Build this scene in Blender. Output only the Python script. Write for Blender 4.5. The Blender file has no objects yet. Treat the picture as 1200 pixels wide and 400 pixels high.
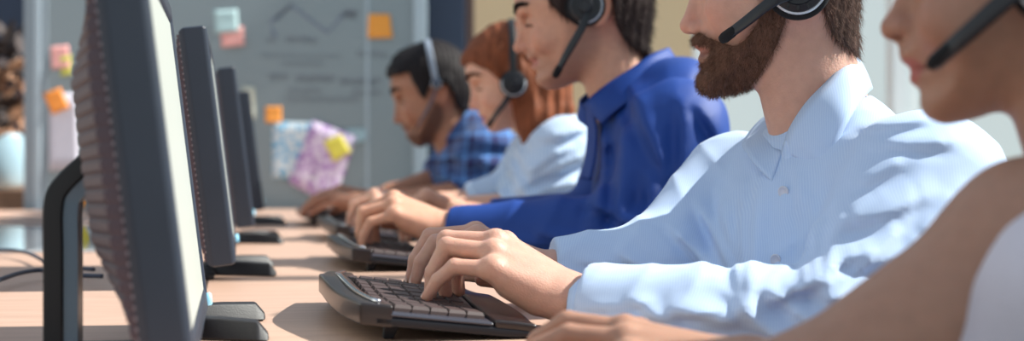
import bpy, bmesh, math, random
import numpy as np
from mathutils import Vector, Matrix
random.seed(7); np.random.seed(7)
PI = math.pi
SC = bpy.context.scene

# ------------------------------------------------------------ camera, world, sun, exposure
FPX = 1667.0; CAMZ = 0.90; YAW = math.atan(255/FPX); HOR = 190.0
cam_d = bpy.data.cameras.new('camera'); cam = bpy.data.objects.new('camera', cam_d); SC.collection.objects.link(cam)
cam.location = (0, 0, CAMZ); cam.rotation_euler = (PI/2, 0, -YAW)
cam_d.sensor_width = 36.0; cam_d.lens = FPX/1200*36; cam_d.shift_y = -(200-HOR)/1200
cam_d.clip_start = 0.05; cam_d.clip_end = 200
cam_d.dof.use_dof = True; cam_d.dof.focus_distance = 1.50; cam_d.dof.aperture_fstop = 3.8
SC.camera = cam
world = bpy.data.worlds.new('daylight'); SC.world = world; world.use_nodes = True
wn = world.node_tree.nodes; wl = world.node_tree.links
bg = wn['Background']; tc = wn.new('ShaderNodeTexCoord'); sep = wn.new('ShaderNodeSeparateXYZ'); rmp = wn.new('ShaderNodeValToRGB')
wl.new(tc.outputs['Generated'], sep.inputs[0]); wl.new(sep.outputs['Z'], rmp.inputs[0]); wl.new(rmp.outputs[0], bg.inputs[0])
rmp.color_ramp.elements[0].position = 0.0; rmp.color_ramp.elements[0].color = (0.74, 0.83, 0.84, 1)
rmp.color_ramp.elements[1].position = 0.9; rmp.color_ramp.elements[1].color = (0.50, 0.60, 0.74, 1)
bg.inputs[1].default_value = 0.90
sun_d = bpy.data.lights.new('sun', 'SUN'); sun = bpy.data.objects.new('sun', sun_d); SC.collection.objects.link(sun)
sun_d.energy = 9.5; sun_d.angle = math.radians(1.2); sun_d.color = (1.0, 0.95, 0.87)
sun.location = (3, 2, 4); sun.rotation_euler = Vector((-0.73, 0.03, -0.69)).to_track_quat('-Z', 'Y').to_euler()
SC.view_settings.view_transform = 'Standard'; SC.view_settings.look = 'None'
SC.view_settings.exposure = 0.0; SC.view_settings.gamma = 1.0; SC.view_settings.use_curve_mapping = False

# ------------------------------------------------------------ materials
def lin(c):
    return tuple(((v/255)/12.92 if v/255 <= 0.04045 else ((v/255+0.055)/1.055)**2.4) for v in c)
def mat(name, rgb, rough=0.5, metal=0.0, noise=0.0, nscale=20.0, bump=0.0, bscale=200.0, sss=0.0, attr=False,
        stretch=(1, 1, 1), emit=0.0, coat=0.0, sheen=0.0, spec=0.5, alpha=1.0):
    m = bpy.data.materials.new(name); m.use_nodes = True
    nt = m.node_tree; N = nt.nodes; L = nt.links; b = N['Principled BSDF']
    c = lin(rgb) + (1,)
    b.inputs['Base Color'].default_value = c
    b.inputs['Roughness'].default_value = rough; b.inputs['Metallic'].default_value = metal
    b.inputs['Specular IOR Level'].default_value = spec
    if coat: b.inputs['Coat Weight'].default_value = coat; b.inputs['Coat Roughness'].default_value = 0.08
    if sheen: b.inputs['Sheen Weight'].default_value = sheen; b.inputs['Sheen Roughness'].default_value = 0.5
    if sss:
        b.inputs['Subsurface Weight'].default_value = sss
        b.inputs['Subsurface Radius'].default_value = (1.0, 0.35, 0.2); b.inputs['Subsurface Scale'].default_value = 0.006
    if emit: b.inputs['Emission Color'].default_value = c; b.inputs['Emission Strength'].default_value = emit
    t = N.new('ShaderNodeTexCoord'); mp = N.new('ShaderNodeMapping'); mp.inputs['Scale'].default_value = stretch
    L.new(t.outputs['Object'], mp.inputs[0])
    src = None
    if attr:
        a = N.new('ShaderNodeAttribute'); a.attribute_name = 'Col'; src = a.outputs['Color']
    if noise:
        nz = N.new('ShaderNodeTexNoise'); nz.inputs['Scale'].default_value = nscale; nz.inputs['Detail'].default_value = 5
        L.new(mp.outputs[0], nz.inputs[0])
        mr = N.new('ShaderNodeMapRange'); mr.inputs['From Min'].default_value = 0.25; mr.inputs['From Max'].default_value = 0.75
        mr.inputs['To Min'].default_value = 1-noise; mr.inputs['To Max'].default_value = 1+noise
        L.new(nz.outputs[0], mr.inputs[0])
        mx = N.new('ShaderNodeMix'); mx.data_type = 'RGBA'; mx.blend_type = 'MULTIPLY'; mx.inputs[0].default_value = 1
        if src: L.new(src, mx.inputs[6])
        else: mx.inputs[6].default_value = c
        L.new(mr.outputs[0], mx.inputs[7]); src = mx.outputs[2]
    if src: L.new(src, b.inputs['Base Color'])
    if bump:
        n2 = N.new('ShaderNodeTexNoise'); n2.inputs['Scale'].default_value = bscale; n2.inputs['Detail'].default_value = 3
        L.new(mp.outputs[0], n2.inputs[0])
        bp = N.new('ShaderNodeBump'); bp.inputs['Strength'].default_value = bump; bp.inputs['Distance'].default_value = 0.002
        L.new(n2.outputs[0], bp.inputs['Height']); L.new(bp.outputs[0], b.inputs['Normal'])
    return m

def stripe_fabric(name, base, light, vert, horiz, bump=0.3):
    """woven shirt cloth; vert / horiz = list of (frequency per metre, width 0..1, strength)"""
    m = mat(name, base, rough=0.85, sheen=0.15)
    nt = m.node_tree; N = nt.nodes; L = nt.links; b = N['Principled BSDF']
    t = N.new('ShaderNodeTexCoord'); s = N.new('ShaderNodeSeparateXYZ')
    nz = N.new('ShaderNodeTexNoise'); nz.inputs['Scale'].default_value = 7; L.new(t.outputs['Object'], nz.inputs[0])
    ad = N.new('ShaderNodeMix'); ad.data_type = 'VECTOR'; ad.inputs[0].default_value = 0.035
    L.new(t.outputs['Object'], ad.inputs[4]); L.new(nz.outputs['Color'], ad.inputs[5]); L.new(ad.outputs[1], s.inputs[0])
    cur = None
    for lst, ax in ((vert, 'X'), (horiz, 'Z')):
        for fr, wd, st in lst:
            mu = N.new('ShaderNodeMath'); mu.operation = 'MULTIPLY'; mu.inputs[1].default_value = fr; L.new(s.outputs[ax], mu.inputs[0])
            fc = N.new('ShaderNodeMath'); fc.operation = 'FRACT'; L.new(mu.outputs[0], fc.inputs[0])
            lt = N.new('ShaderNodeMath'); lt.operation = 'LESS_THAN'; lt.inputs[1].default_value = wd; L.new(fc.outputs[0], lt.inputs[0])
            sc = N.new('ShaderNodeMath'); sc.operation = 'MULTIPLY'; sc.inputs[1].default_value = st; L.new(lt.outputs[0], sc.inputs[0])
            if cur is None: cur = sc
            else:
                a2 = N.new('ShaderNodeMath'); a2.operation = 'ADD'; L.new(cur.outputs[0], a2.inputs[0]); L.new(sc.outputs[0], a2.inputs[1]); cur = a2
    mx = N.new('ShaderNodeMix'); mx.data_type = 'RGBA'; mx.clamp_factor = True
    mx.inputs[6].default_value = lin(base)+(1,); mx.inputs[7].default_value = lin(light)+(1,)
    L.new(cur.outputs[0], mx.inputs[0]); L.new(mx.outputs[2], b.inputs['Base Color'])
    return m

M = {}
M['navy_plastic'] = mat('navy_plastic', (44, 52, 66), 0.42, noise=0.06, bump=0.15, bscale=900)
M['dark_plastic'] = mat('dark_plastic', (34, 33, 38), 0.5, noise=0.08, bump=0.1, bscale=600)
M['rib_plastic'] = mat('rib_plastic', (80, 66, 74), 0.55, noise=0.08)
M['black'] = mat('black', (22, 22, 26), 0.45, noise=0.05)
M['grey_metal'] = mat('grey_metal', (120, 140, 156), 0.35, 0.3, noise=0.05)
M['chrome'] = mat('chrome', (215, 215, 220), 0.15, 1.0)
M['gloss_brown'] = mat('gloss_brown', (30, 22, 24), 0.3, noise=0.1, coat=0.15)
M['key'] = mat('key', (66, 50, 50), 0.55, noise=0.15, nscale=300)
M['kbd_body'] = mat('kbd_body', (26, 28, 36), 0.45, noise=0.05, spec=.3)
M['kbd_deck'] = mat('kbd_deck', (56, 58, 70), 0.32, noise=0.05)
M['screen'] = mat('screen', (178, 183, 178), 0.4, noise=0.02, nscale=5, emit=0.10)
M['led'] = mat('led', (150, 210, 235), 0.3, emit=0.8)
M['silver'] = mat('silver', (205, 210, 218), 0.3, 0.2)
M['foam'] = mat('foam', (20, 20, 24), 0.95, bump=0.5, bscale=1200)
M['headset_plastic'] = mat('headset_plastic', (26, 28, 36), 0.35, noise=0.05)
M['band_grey'] = mat('band_grey', (132, 142, 158), 0.4)
M['headset_grey'] = mat('headset_grey', (70, 82, 104), 0.35, noise=0.05)
M['button'] = mat('button', (205, 208, 222), 0.3)
M['shirt_a'] = stripe_fabric('shirt_a', (180, 203, 238), (194, 214, 243), [(420, 0.45, 0.7)], [])
M['shirt_b'] = mat('shirt_b', (3, 58, 140), 0.62, noise=0.08, nscale=9, bump=0.15, bscale=600)
M['shirt_c'] = stripe_fabric('shirt_c', (176, 200, 232), (214, 228, 245), [(150, 0.4, 0.8)], [])
M['shirt_d'] = stripe_fabric('shirt_d', (22, 34, 92), (88, 146, 215), [(38, 0.2, 0.3), (19, 0.35, 0.2)], [(38, 0.2, 0.3), (19, 0.35, 0.2)])
M['top_e'] = mat('top_e', (214, 209, 220), 0.85, noise=0.04, bump=0.5, bscale=260)
M['trousers'] = mat('trousers', (38, 40, 52), 0.85, noise=0.1, bump=0.2, bscale=500)
M['shoe'] = mat('shoe', (30, 24, 22), 0.4, noise=0.1)
def skin(name): return mat(name, (200, 150, 125), 0.48, noise=0.07, nscale=90, bump=0.25, bscale=500, sss=0.35, attr=True, spec=0.4)
M['skin'] = skin('skin')
M['eye'] = mat('eye', (225, 222, 218), 0.15)
M['lash'] = mat('lash', (30, 20, 18), 0.7)
M['nail'] = mat('nail', (222, 180, 165), 0.25)
def hairm(name, c, st=(1, 1, 0.15)): return mat(name, c, 0.62, noise=0.45, nscale=160, bump=0.8, bscale=260, stretch=st, spec=0.2)
M['hair_dark'] = hairm('hair_dark', (30, 24, 26)); M['hair_brown'] = hairm('hair_brown', (52, 38, 36))
M['hair_ginger'] = hairm('hair_ginger', (124, 68, 42)); M['hair_a'] = hairm('hair_a', (88, 66, 58)); M['beard'] = hairm('beard', (104, 74, 60))

# ------------------------------------------------------------ mesh helpers
COL = SC.collection
def link(name, me, m=None, parent=None, smooth=True):
    o = bpy.data.objects.new(name, me); COL.objects.link(o)
    if m is not None:
        for q in (m if isinstance(m, (list, tuple)) else [m]): me.materials.append(M[q] if isinstance(q, str) else q)
    if smooth: me.polygons.foreach_set('use_smooth', [True]*len(me.polygons))
    if parent: o.parent = parent
    return o
def from_py(name, V, Fc, m, parent=None, smooth=True):
    me = bpy.data.meshes.new(name); me.from_pydata([tuple(map(float, v)) for v in V], [], [tuple(int(i) for i in f) for f in Fc]); me.update()
    return link(name, me, m, parent, smooth)
def bm_obj(name, bm, m, parent=None, smooth=False, bevel=0.0, seg=2):
    me = bpy.data.meshes.new(name); bmesh.ops.recalc_face_normals(bm, faces=bm.faces); bm.to_mesh(me); bm.free()
    o = link(name, me, m, parent, smooth)
    if bevel:
        b = o.modifiers.new('bevel', 'BEVEL'); b.width = bevel; b.segments = seg; b.limit_method = 'ANGLE'; b.harden_normals = False
        me.polygons.foreach_set('use_smooth', [True]*len(me.polygons))
        w = o.modifiers.new('wn', 'WEIGHTED_NORMAL'); w.keep_sharp = True
    return o
def box(bm, lo, hi, mx=None):
    vs = [bm.verts.new((x, y, z)) for x in (lo[0], hi[0]) for y in (lo[1], hi[1]) for z in (lo[2], hi[2])]
    for f in ((0, 1, 3, 2), (4, 6, 7, 5), (0, 4, 5, 1), (2, 3, 7, 6), (0, 2, 6, 4), (1, 5, 7, 3)): bm.faces.new([vs[i] for i in f])
    if mx is not None:
        for v in vs: v.co = mx @ v.co
    return vs
def lathe(bm, prof, org=(0, 0, 0), ax=(0, 0, 1), n=40, cap=True):
    """prof: (r, h) list along axis ax"""
    a = Vector(ax).normalized(); u = a.orthogonal().normalized(); w = a.cross(u); o = Vector(org)
    rings = []
    for r, h in prof:
        rings.append([bm.verts.new(o + a*h + (u*math.cos(t)+w*math.sin(t))*max(r, 1e-5)) for t in [2*PI*i/n for i in range(n)]])
    for A, B in zip(rings, rings[1:]):
        for i in range(n): bm.faces.new((A[i], A[(i+1) % n], B[(i+1) % n], B[i]))
    if cap: bm.faces.new(rings[0][::-1]); bm.faces.new(rings[-1])
def catmull(P, n):
    P = [np.array(p, float) for p in P]; Q = [2*P[0]-P[1]] + P + [2*P[-1]-P[-2]]; out = []
    for i in range(1, len(Q)-2):
        for k in range(n):
            t = k/n; a, b, c, d = Q[i-1:i+3]
            out.append(0.5*((2*b)+(c-a)*t+(2*a-5*b+4*c-d)*t*t+(-a+3*b-3*c+d)*t**3))
    out.append(P[-1]); return out
def sweep(bm, path, rads, sect=None, n=12, up=(0, 0, 1), cap=True):
    """sweep an elliptical section; rads = list of (across, upward) half sizes"""
    rings = []; upv = Vector(up); P = [Vector(p) for p in path]
    for i, p in enumerate(P):
        t = (P[min(i+1, len(P)-1)] - P[max(i-1, 0)]).normalized()
        s = t.cross(upv)
        if s.length < 1e-4: s = t.orthogonal()
        s.normalize(); w = s.cross(t).normalized(); ra, rb = rads[i] if isinstance(rads[i], (tuple, list)) else (rads[i], rads[i])
        if sect == 'box':
            e = 0.75; pts = [(1, e), (e, 1), (-e, 1), (-1, e), (-1, -e), (-e, -1), (e, -1), (1, -e)]
        else: pts = [(math.cos(a), math.sin(a)) for a in [2*PI*j/n for j in range(n)]]
        rings.append([bm.verts.new(p + s*x*ra + w*y*rb) for x, y in pts])
    k = len(rings[0])
    for A, B in zip(rings, rings[1:]):
        for i in range(k): bm.faces.new((A[i], A[(i+1) % k], B[(i+1) % k], B[i]))
    if cap: bm.faces.new(rings[0][::-1]); bm.faces.new(rings[-1])
def tag(o, label=None, cat=None, group=None, kind=None):
    if label: o['label'] = label
    if cat: o['category'] = cat
    if group: o['group'] = group
    if kind: o['kind'] = kind
    return o
def empty(name, loc=(0, 0, 0), rz=0.0):
    o = bpy.data.objects.new(name, None); COL.objects.link(o); o.location = loc; o.rotation_euler = (0, 0, rz); o.empty_display_size = 0.05
    return o
def copy_tree(o, parent=None):
    c = o.copy(); COL.objects.link(c); c.parent = parent
    for ch in list(o.children): copy_tree(ch, c)
    return c
RV = np.array([math.cos(YAW), -math.sin(YAW), 0]); FV = np.array([math.sin(YAW), math.cos(YAW), 0]); CAMP = np.array([0, 0, CAMZ])
def ray(px, py): return FV + RV*(px-600)/FPX + np.array([0, 0, 1.0])*(HOR-py)/FPX
def at(px, py, Y):
    v = ray(px, py); return CAMP + v*(Y/v[1])

# ------------------------------------------------------------ signed-distance modelling kit
def smin(a, b, k):
    if k <= 0: return np.minimum(a, b)
    h = np.clip(0.5+0.5*(b-a)/k, 0, 1); return b*(1-h)+a*h-k*h*(1-h)
def smax(a, b, k): return -smin(-a, -b, k)
def cone(p, a, b, ra, rb):
    a = np.array(a, np.float32); b = np.array(b, np.float32); ab = b-a
    t = np.clip(((p-a)@ab)/max(float(ab@ab), 1e-9), 0, 1)
    return np.linalg.norm(p-a-t[:, None]*ab, axis=1)-(ra+(rb-ra)*t)
def ell(p, c, r, ax=None):
    q = p-np.array(c, np.float32)
    if ax is not None: q = q@np.array(ax, np.float32).T
    r = np.array(r, np.float32); k0 = np.linalg.norm(q/r, axis=1); k1 = np.linalg.norm(q/(r*r), axis=1)
    return k0*(k0-1)/np.maximum(k1, 1e-6)
def snoise(p, scale, seed):
    rs = np.random.RandomState(seed); o = np.zeros(len(p), np.float32)
    for i in range(5):
        k = rs.normal(size=3); k = k/np.linalg.norm(k)*scale*(0.6+0.35*i)
        o += np.sin(p@k.astype(np.float32)+rs.uniform(0, 6.28)).astype(np.float32)*(0.5 if i < 3 else 0.3)
    return o*0.6
def ridge(p, axis, freq, warp, seed, sharp=1.6):
    a = np.array(axis, np.float32); a = a/np.linalg.norm(a)
    ph = (p@a)*freq + warp*snoise(p, freq*0.22, seed)
    return (1-np.abs(np.sin(ph)))**sharp
def near(p, c, r): return np.exp(-np.sum((p-np.array(c, np.float32))**2, axis=1)/(r*r))
def surface(fn, lo, hi, h, B=10, margin=0.012):
    lo = np.array(lo, float); hi = np.array(hi, float)
    nb = np.ceil((hi-lo)/(h*B)).astype(int)+1; n = nb*B
    cs = np.stack(np.meshgrid(*[np.arange(k) for k in nb], indexing='ij'), -1).reshape(-1, 3)
    cen = (lo + (cs*B+(B-1)/2)*h).astype(np.float32); dc = fn(cen)
    V = np.repeat(np.repeat(np.repeat(dc.reshape(nb), B, 0), B, 1), B, 2).astype(np.float32)
    act = np.abs(dc) < B*h*0.87*1.35+margin
    off = np.stack(np.meshgrid(*[np.arange(B)]*3, indexing='ij'), -1).reshape(-1, 3)
    A = cs[act]
    for i in range(0, len(A), 300):
        a = A[i:i+300]; idx = (a[:, None]*B+off[None]).reshape(-1, 3)
        V[idx[:, 0], idx[:, 1], idx[:, 2]] = fn((lo+idx*h).astype(np.float32))
    V[0], V[-1], V[:, 0], V[:, -1], V[:, :, 0], V[:, :, -1] = 1, 1, 1, 1, 1, 1
    S = V < 0
    cnt = sum(S[i:n[0]-1+i, j:n[1]-1+j, k:n[2]-1+k].astype(np.int8) for i in (0, 1) for j in (0, 1) for k in (0, 1))
    cells = np.argwhere((cnt > 0) & (cnt < 8)); ids = -np.ones(cnt.shape, np.int64); ids[tuple(cells.T)] = np.arange(len(cells))
    cor = np.array([(i, j, k) for i in (0, 1) for j in (0, 1) for k in (0, 1)])
    cv = np.stack([V[cells[:, 0]+c[0], cells[:, 1]+c[1], cells[:, 2]+c[2]] for c in cor], 1)
    acc = np.zeros((len(cells), 3)); w = np.zeros(len(cells))
    for x in range(8):
        for y in range(x+1, 8):
            if np.abs(cor[x]-cor[y]).sum() == 1:
                m = (cv[:, x] < 0) != (cv[:, y] < 0); t = cv[m, x]/(cv[m, x]-cv[m, y])
                acc[m] += cor[x]+t[:, None]*(cor[y]-cor[x]); w[m] += 1
    P = lo+(cells+acc/w[:, None])*h; quads = []
    for ax in range(3):
        s0 = [slice(1, n[i]-1) for i in range(3)]; s1 = list(s0); s0[ax] = slice(0, n[ax]-1); s1[ax] = slice(1, n[ax])
        e = np.argwhere(S[tuple(s0)] != S[tuple(s1)]); base = e+np.array([0 if i == ax else 1 for i in range(3)])
        u, v = (ax+1) % 3, (ax+2) % 3; U = np.eye(3, dtype=int)[u]; W = np.eye(3, dtype=int)[v]
        q = np.stack([ids[tuple((base-U-W).T)], ids[tuple((base-W).T)], ids[tuple(base.T)], ids[tuple((base-U).T)]], 1)
        fl = S[tuple(base.T)]; q[~fl] = q[~fl][:, ::-1]; quads.append(q)
    Q = np.concatenate(quads); Q = Q[(Q >= 0).all(1)]
    return P, Q
def vnormals(P, Q):
    nrm = np.cross(P[Q[:, 2]]-P[Q[:, 0]], P[Q[:, 3]]-P[Q[:, 1]]); N = np.zeros_like(P)
    for i in range(4): np.add.at(N, Q[:, i], nrm)
    return N/np.maximum(np.linalg.norm(N, axis=1, keepdims=True), 1e-12)
def relax(P, Q, it=1, f=0.5):
    for _ in range(it):
        A = np.zeros_like(P); c = np.zeros(len(P))
        for i in range(4):
            np.add.at(A, Q[:, i], P[Q[:, (i+1) % 4]]+P[Q[:, (i-1) % 4]]); np.add.at(c, Q[:, i], 2)
        P = P*(1-f)+f*A/np.maximum(c, 1)[:, None]
    return P
def np_obj(name, P, Q, m, parent=None, col=None):
    me = bpy.data.meshes.new(name); me.vertices.add(len(P)); me.vertices.foreach_set('co', P.astype(np.float32).ravel())
    me.loops.add(Q.size); me.loops.foreach_set('vertex_index', Q.astype(np.int32).ravel())
    me.polygons.add(len(Q)); me.polygons.foreach_set('loop_start', np.arange(0, Q.size, Q.shape[1], dtype=np.int32)); me.update(calc_edges=True)
    me.validate()
    if col is not None:
        ca = me.color_attributes.new('Col', 'FLOAT_COLOR', 'POINT'); c4 = np.ones((len(P), 4), np.float32); c4[:, :3] = col; ca.data.foreach_set('color', c4.ravel())
    return link(name, me, m, parent)
def strands(name, P, N, dirs, length, width, m, parent, seed=1, lift=0.6):
    """short hairs: thin tapering three-sided spikes rooted at P"""
    rs = np.random.RandomState(seed); n = len(P)
    L = length*rs.uniform(0.6, 1.25, (n, 1)); d = dirs+rs.normal(size=(n, 3))*0.28; d /= np.linalg.norm(d, axis=1, keepdims=True)
    side = np.cross(N, d); side /= np.maximum(np.linalg.norm(side, axis=1, keepdims=True), 1e-6)
    up = N*lift+d*0.8; up /= np.linalg.norm(up, axis=1, keepdims=True)
    mid = P+up*L*0.5; tip = mid+(d*(1)+N*(lift*.3-.1))*L*0.5
    V = np.concatenate([P-side*width, P+side*width, P+N*width, mid-side*width*0.7, mid+side*width*0.7, mid+N*width*0.7, tip])
    i = np.arange(n)
    T = []
    for a, b in ((0, 1), (1, 2), (2, 0)):
        T.append(np.stack([i+a*n, i+b*n, i+(b+3)*n], 1)); T.append(np.stack([i+a*n, i+(b+3)*n, i+(a+3)*n], 1)); T.append(np.stack([i+(a+3)*n, i+(b+3)*n, i+6*n], 1))
    return np_obj(name, V, np.concatenate(T), m, parent)
# ------------------------------------------------------------ the room
def slab(name, lo, hi, m, parent=None, bev=0.0):
    bm = bmesh.new(); box(bm, lo, hi); return bm_obj(name, bm, m, parent, bevel=bev)
TZ = .737
def wood(name, c1, c2, scale=1.0, rough=.42):
    m = mat(name, c1, rough); N = m.node_tree.nodes; Lk = m.node_tree.links; b = N['Principled BSDF']
    t = N.new('ShaderNodeTexCoord'); mp = N.new('ShaderNodeMapping'); mp.inputs['Scale'].default_value = (3.0*scale, 26*scale, 3*scale); Lk.new(t.outputs['Object'], mp.inputs[0])
    nz = N.new('ShaderNodeTexNoise'); nz.inputs['Scale'].default_value = 2.2; nz.inputs['Detail'].default_value = 8; nz.inputs['Distortion'].default_value = 1.2; Lk.new(mp.outputs[0], nz.inputs[0])
    cr = N.new('ShaderNodeValToRGB'); cr.color_ramp.elements[0].position = .35; cr.color_ramp.elements[0].color = lin(c2)+(1,); cr.color_ramp.elements[1].position = .62; cr.color_ramp.elements[1].color = lin(c1)+(1,)
    Lk.new(nz.outputs[0], cr.inputs[0]); Lk.new(cr.outputs[0], b.inputs['Base Color'])
    bp = N.new('ShaderNodeBump'); bp.inputs['Strength'].default_value = .12; bp.inputs['Distance'].default_value = .001; Lk.new(nz.outputs[0], bp.inputs['Height']); Lk.new(bp.outputs[0], b.inputs['Normal'])
    return m
M['desk'] = wood('desk', (204,169,150), (192,157,138)); M['shelf_wood'] = wood('shelf_wood', (170,125,95), (140,100,75))
M['floor'] = mat('floor', (150,138,128), .5, noise=.08, nscale=3)
M['glassboard'] = mat('glassboard', (138,153,160), .35, noise=.05, nscale=1.5)
M['frame_grey'] = mat('frame_grey', (140,155,166), .4, noise=.03); M['frame_light'] = mat('frame_light', (172,190,202), .35)
M['navy_wall'] = mat('navy_wall', (44,58,82), .6, noise=.06); M['brown_trim'] = mat('brown_trim', (96,72,66), .5)
M['beige_wall'] = mat('beige_wall', (226,198,160), .8, noise=.04, nscale=2); M['white_frame'] = mat('white_frame', (245,247,248), .4)
M['pale_wall'] = mat('pale_wall', (206,216,216), .7)
M['blind'] = mat('blind', (205,216,218), .8, noise=.03)
M['outdoor'] = mat('outdoor', (190,205,205), .8, noise=.12, nscale=1.2)
slab('floor', (-4, -1.5, -.05), (3.4, 9.2, 0), 'floor')['kind'] = 'structure'
BY = 5.05
slab('wall_back', (-4, 8.2, 0), (2.35, 8.3, 3.75), 'beige_wall')['kind'] = 'structure'
# window wall on the right: sill, mullions and panes
WX = 2.35
sl_ = [( 'wall_right', (WX, -1.5, 0), (WX+.12, 8.3, .78), 'pale_wall')]
for n_, a, b, m_ in sl_: slab(n_, a, b, m_)['kind'] = 'structure'
slab('wall_right', (WX, -1.5, .78), (WX+.12, .72, 3.6), 'pale_wall')['kind'] = 'structure'  # unseen solid stretch, added to keep the sun off the nearest woman
slab('wall_right', (WX, -1.5, 3.60), (WX+.12, 8.3, 3.75), 'pale_wall')['kind'] = 'structure'
def pane_mat():
    m = bpy.data.materials.new('pane'); m.use_nodes = True; N = m.node_tree.nodes; Lk = m.node_tree.links; N.remove(N['Principled BSDF'])
    tr = N.new('ShaderNodeBsdfTransparent'); tr.inputs[0].default_value = (.97,.99,.99,1); gl = N.new('ShaderNodeBsdfGlossy'); gl.inputs['Roughness'].default_value = .02
    mx = N.new('ShaderNodeMixShader'); mx.inputs[0].default_value = .05; Lk.new(tr.outputs[0], mx.inputs[1]); Lk.new(gl.outputs[0], mx.inputs[2])
    Lk.new(mx.outputs[0], N['Material Output'].inputs[0]); return m
M['pane'] = pane_mat()
ys = [0.72, 1.9, 3.42, 4.25, 5.35, 6.75, 8.2]
for i in range(len(ys)-1):
    y0, y1 = ys[i], ys[i+1]; w = empty('window_%d' % (i+1), (WX, y0, .78)); w['kind'] = 'structure'
    bm = bmesh.new()
    for lo, hi in (((-.01,0,0),(.09,.055,2.82)), ((-.01,y1-y0-.02,0),(.09,y1-y0,2.82)), ((-.01,.055,0),(.09,y1-y0-.02,.05)), ((-.01,.055,2.77),(.09,y1-y0-.02,2.82))): box(bm, lo, hi)
    bm_obj('window_frame', bm, 'white_frame', w, bevel=.004)
    bm = bmesh.new(); box(bm, (.035,.055,.05), (.041,y1-y0-.02,2.77)); bm_obj('pane', bm, 'pane', w)
slab('window_sill', (WX-.16, -1.5, .76), (WX+.02, 8.2, .80), 'white_frame', bev=.006)['kind'] = 'structure'
bpy.data.objects['window_sill'].name = 'trim_1'
# navy column, brown trim
def px_slab(name, x0, x1, Y, th, z0, z1, m, kind='structure', bev=.004):
    a = at(x0, 190, Y)[0]; b = at(x1, 190, Y)[0]; o = slab(name, (a, Y, z0), (b, Y+th, z1), m, bev=bev)
    if kind: o['kind'] = kind
    return o
px_slab('trim_2', 499, 545, 5.25, .25, 0, 3.0, 'navy_wall'); px_slab('trim_3', 545, 556, 5.3, .2, 0, 3.0, 'brown_trim')
px_slab('wall_left', -260, 30, 6.4, .1, 0, 3.0, 'navy_wall')
# writing board across the end of the desk
X0 = at(28,190,BY)[0]; X1 = at(500,190,BY)[0]
brd = empty('glass_writing_board', ((X0+X1)/2, BY, 0)); tag(brd, 'large grey glass writing board behind the desk, covered in faint handwriting', 'board')
bx = lambda x, Y=BY: at(x, 190, Y)[0]-(X0+X1)/2
def bslab(name, x0, x1, y0, y1, z0, z1, m, bev=.003): bm = bmesh.new(); box(bm, (bx(x0), y0, z0), (bx(x1), y1, z1)); return bm_obj(name, bm, m, brd, bevel=bev)
bslab('panel', 56, 430, 0, .02, .05, 2.6, 'glassboard', .001); bslab('panel', 432, 486, 0, .02, .05, 2.6, 'glassboard', .001)
bslab('frame', 28, 56, -.004, .05, 0, 2.65, 'frame_grey'); bslab('frame', 484, 500, -.02, .05, 0, 2.65, 'frame_light')
bslab('frame_strip', 40, 48, -.009, -.003, 0, 2.6, 'frame_light'); bslab('panel_joint', 428.5, 432.5, -.004, .02, .05, 2.6, 'frame_light')
bz = lambda y: at(345, y, BY)[2]
M['marker'] = mat('marker', (118,130,150), .6); M['marker_dark'] = mat('marker_dark', (122,130,142), .6)
def stroke(bm, pts, w=.005):
    P = [Vector((bx(x), -.0012, bz(y))) for x, y in pts]
    sweep(bm, P, [(w/2, .0007)]*len(P), sect='box', up=(0, 1, 0)); return
    for a, b in zip(P, P[1:]):
        d = (b-a); 
        if d.length < 1e-6: continue
        d.normalize(); n = Vector((-d.z, 0, d.x))*w/2; q = [a-n-d*w/3, b-n+d*w/3, b+n+d*w/3, a+n-d*w/3]
        f = [bm.verts.new(v) for v in q]; g2 = [bm.verts.new(v+Vector((0,.001,0))) for v in q]; bm.faces.new(f); bm.faces.new(g2[::-1])
        for i in range(4): bm.faces.new((f[i], g2[i], g2[(i+1)%4], f[(i+1)%4]))
bm = bmesh.new()
for pts in ([(316,28),(341,6),(384,38),(404,14)], [(318,34),(324,44)], [(341,6),(322,24)]): stroke(bm, pts, .010)
bm_obj('marker_drawing', bm, 'marker', brd)
R = random.Random(5); bm = bmesh.new()
for (xa, xb, y, am, w) in ((400,418,17,4,.009),(404,420,14,3,.009),(312,322,47,2.5,.007),(334,372,47,3,.007),(418,454,63,2.5,.007),(305,400,66,1.2,.004),(315,338,90,3,.008),(346,392,92,3.5,.008),(398,446,95,3.5,.008),(336,376,107,2.5,.005),(412,446,108,3,.006),(335,420,117,2.5,.005),(150,200,60,3,.006),(150,190,80,3,.006),(330,380,75,2,.004)):
    pts = []; x = xa; th = R.uniform(0, 6); k = 0
    while x < xb:      # looping scribble, word after word in one cursive line
        th += .9; x += .55+.1*R.random(); k += 1; h = am*(1 if k % 9 < 6 else 1.5)
        pts.append((x+.9*math.cos(th), y+h*math.sin(th)*(0.15 if k % 26 > 22 else 1)))
    if len(pts) > 1: stroke(bm, pts, w*.45)
    bm_obj('handwriting', bm, 'marker_dark', brd); bm = bmesh.new()
bm.free()
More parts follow.
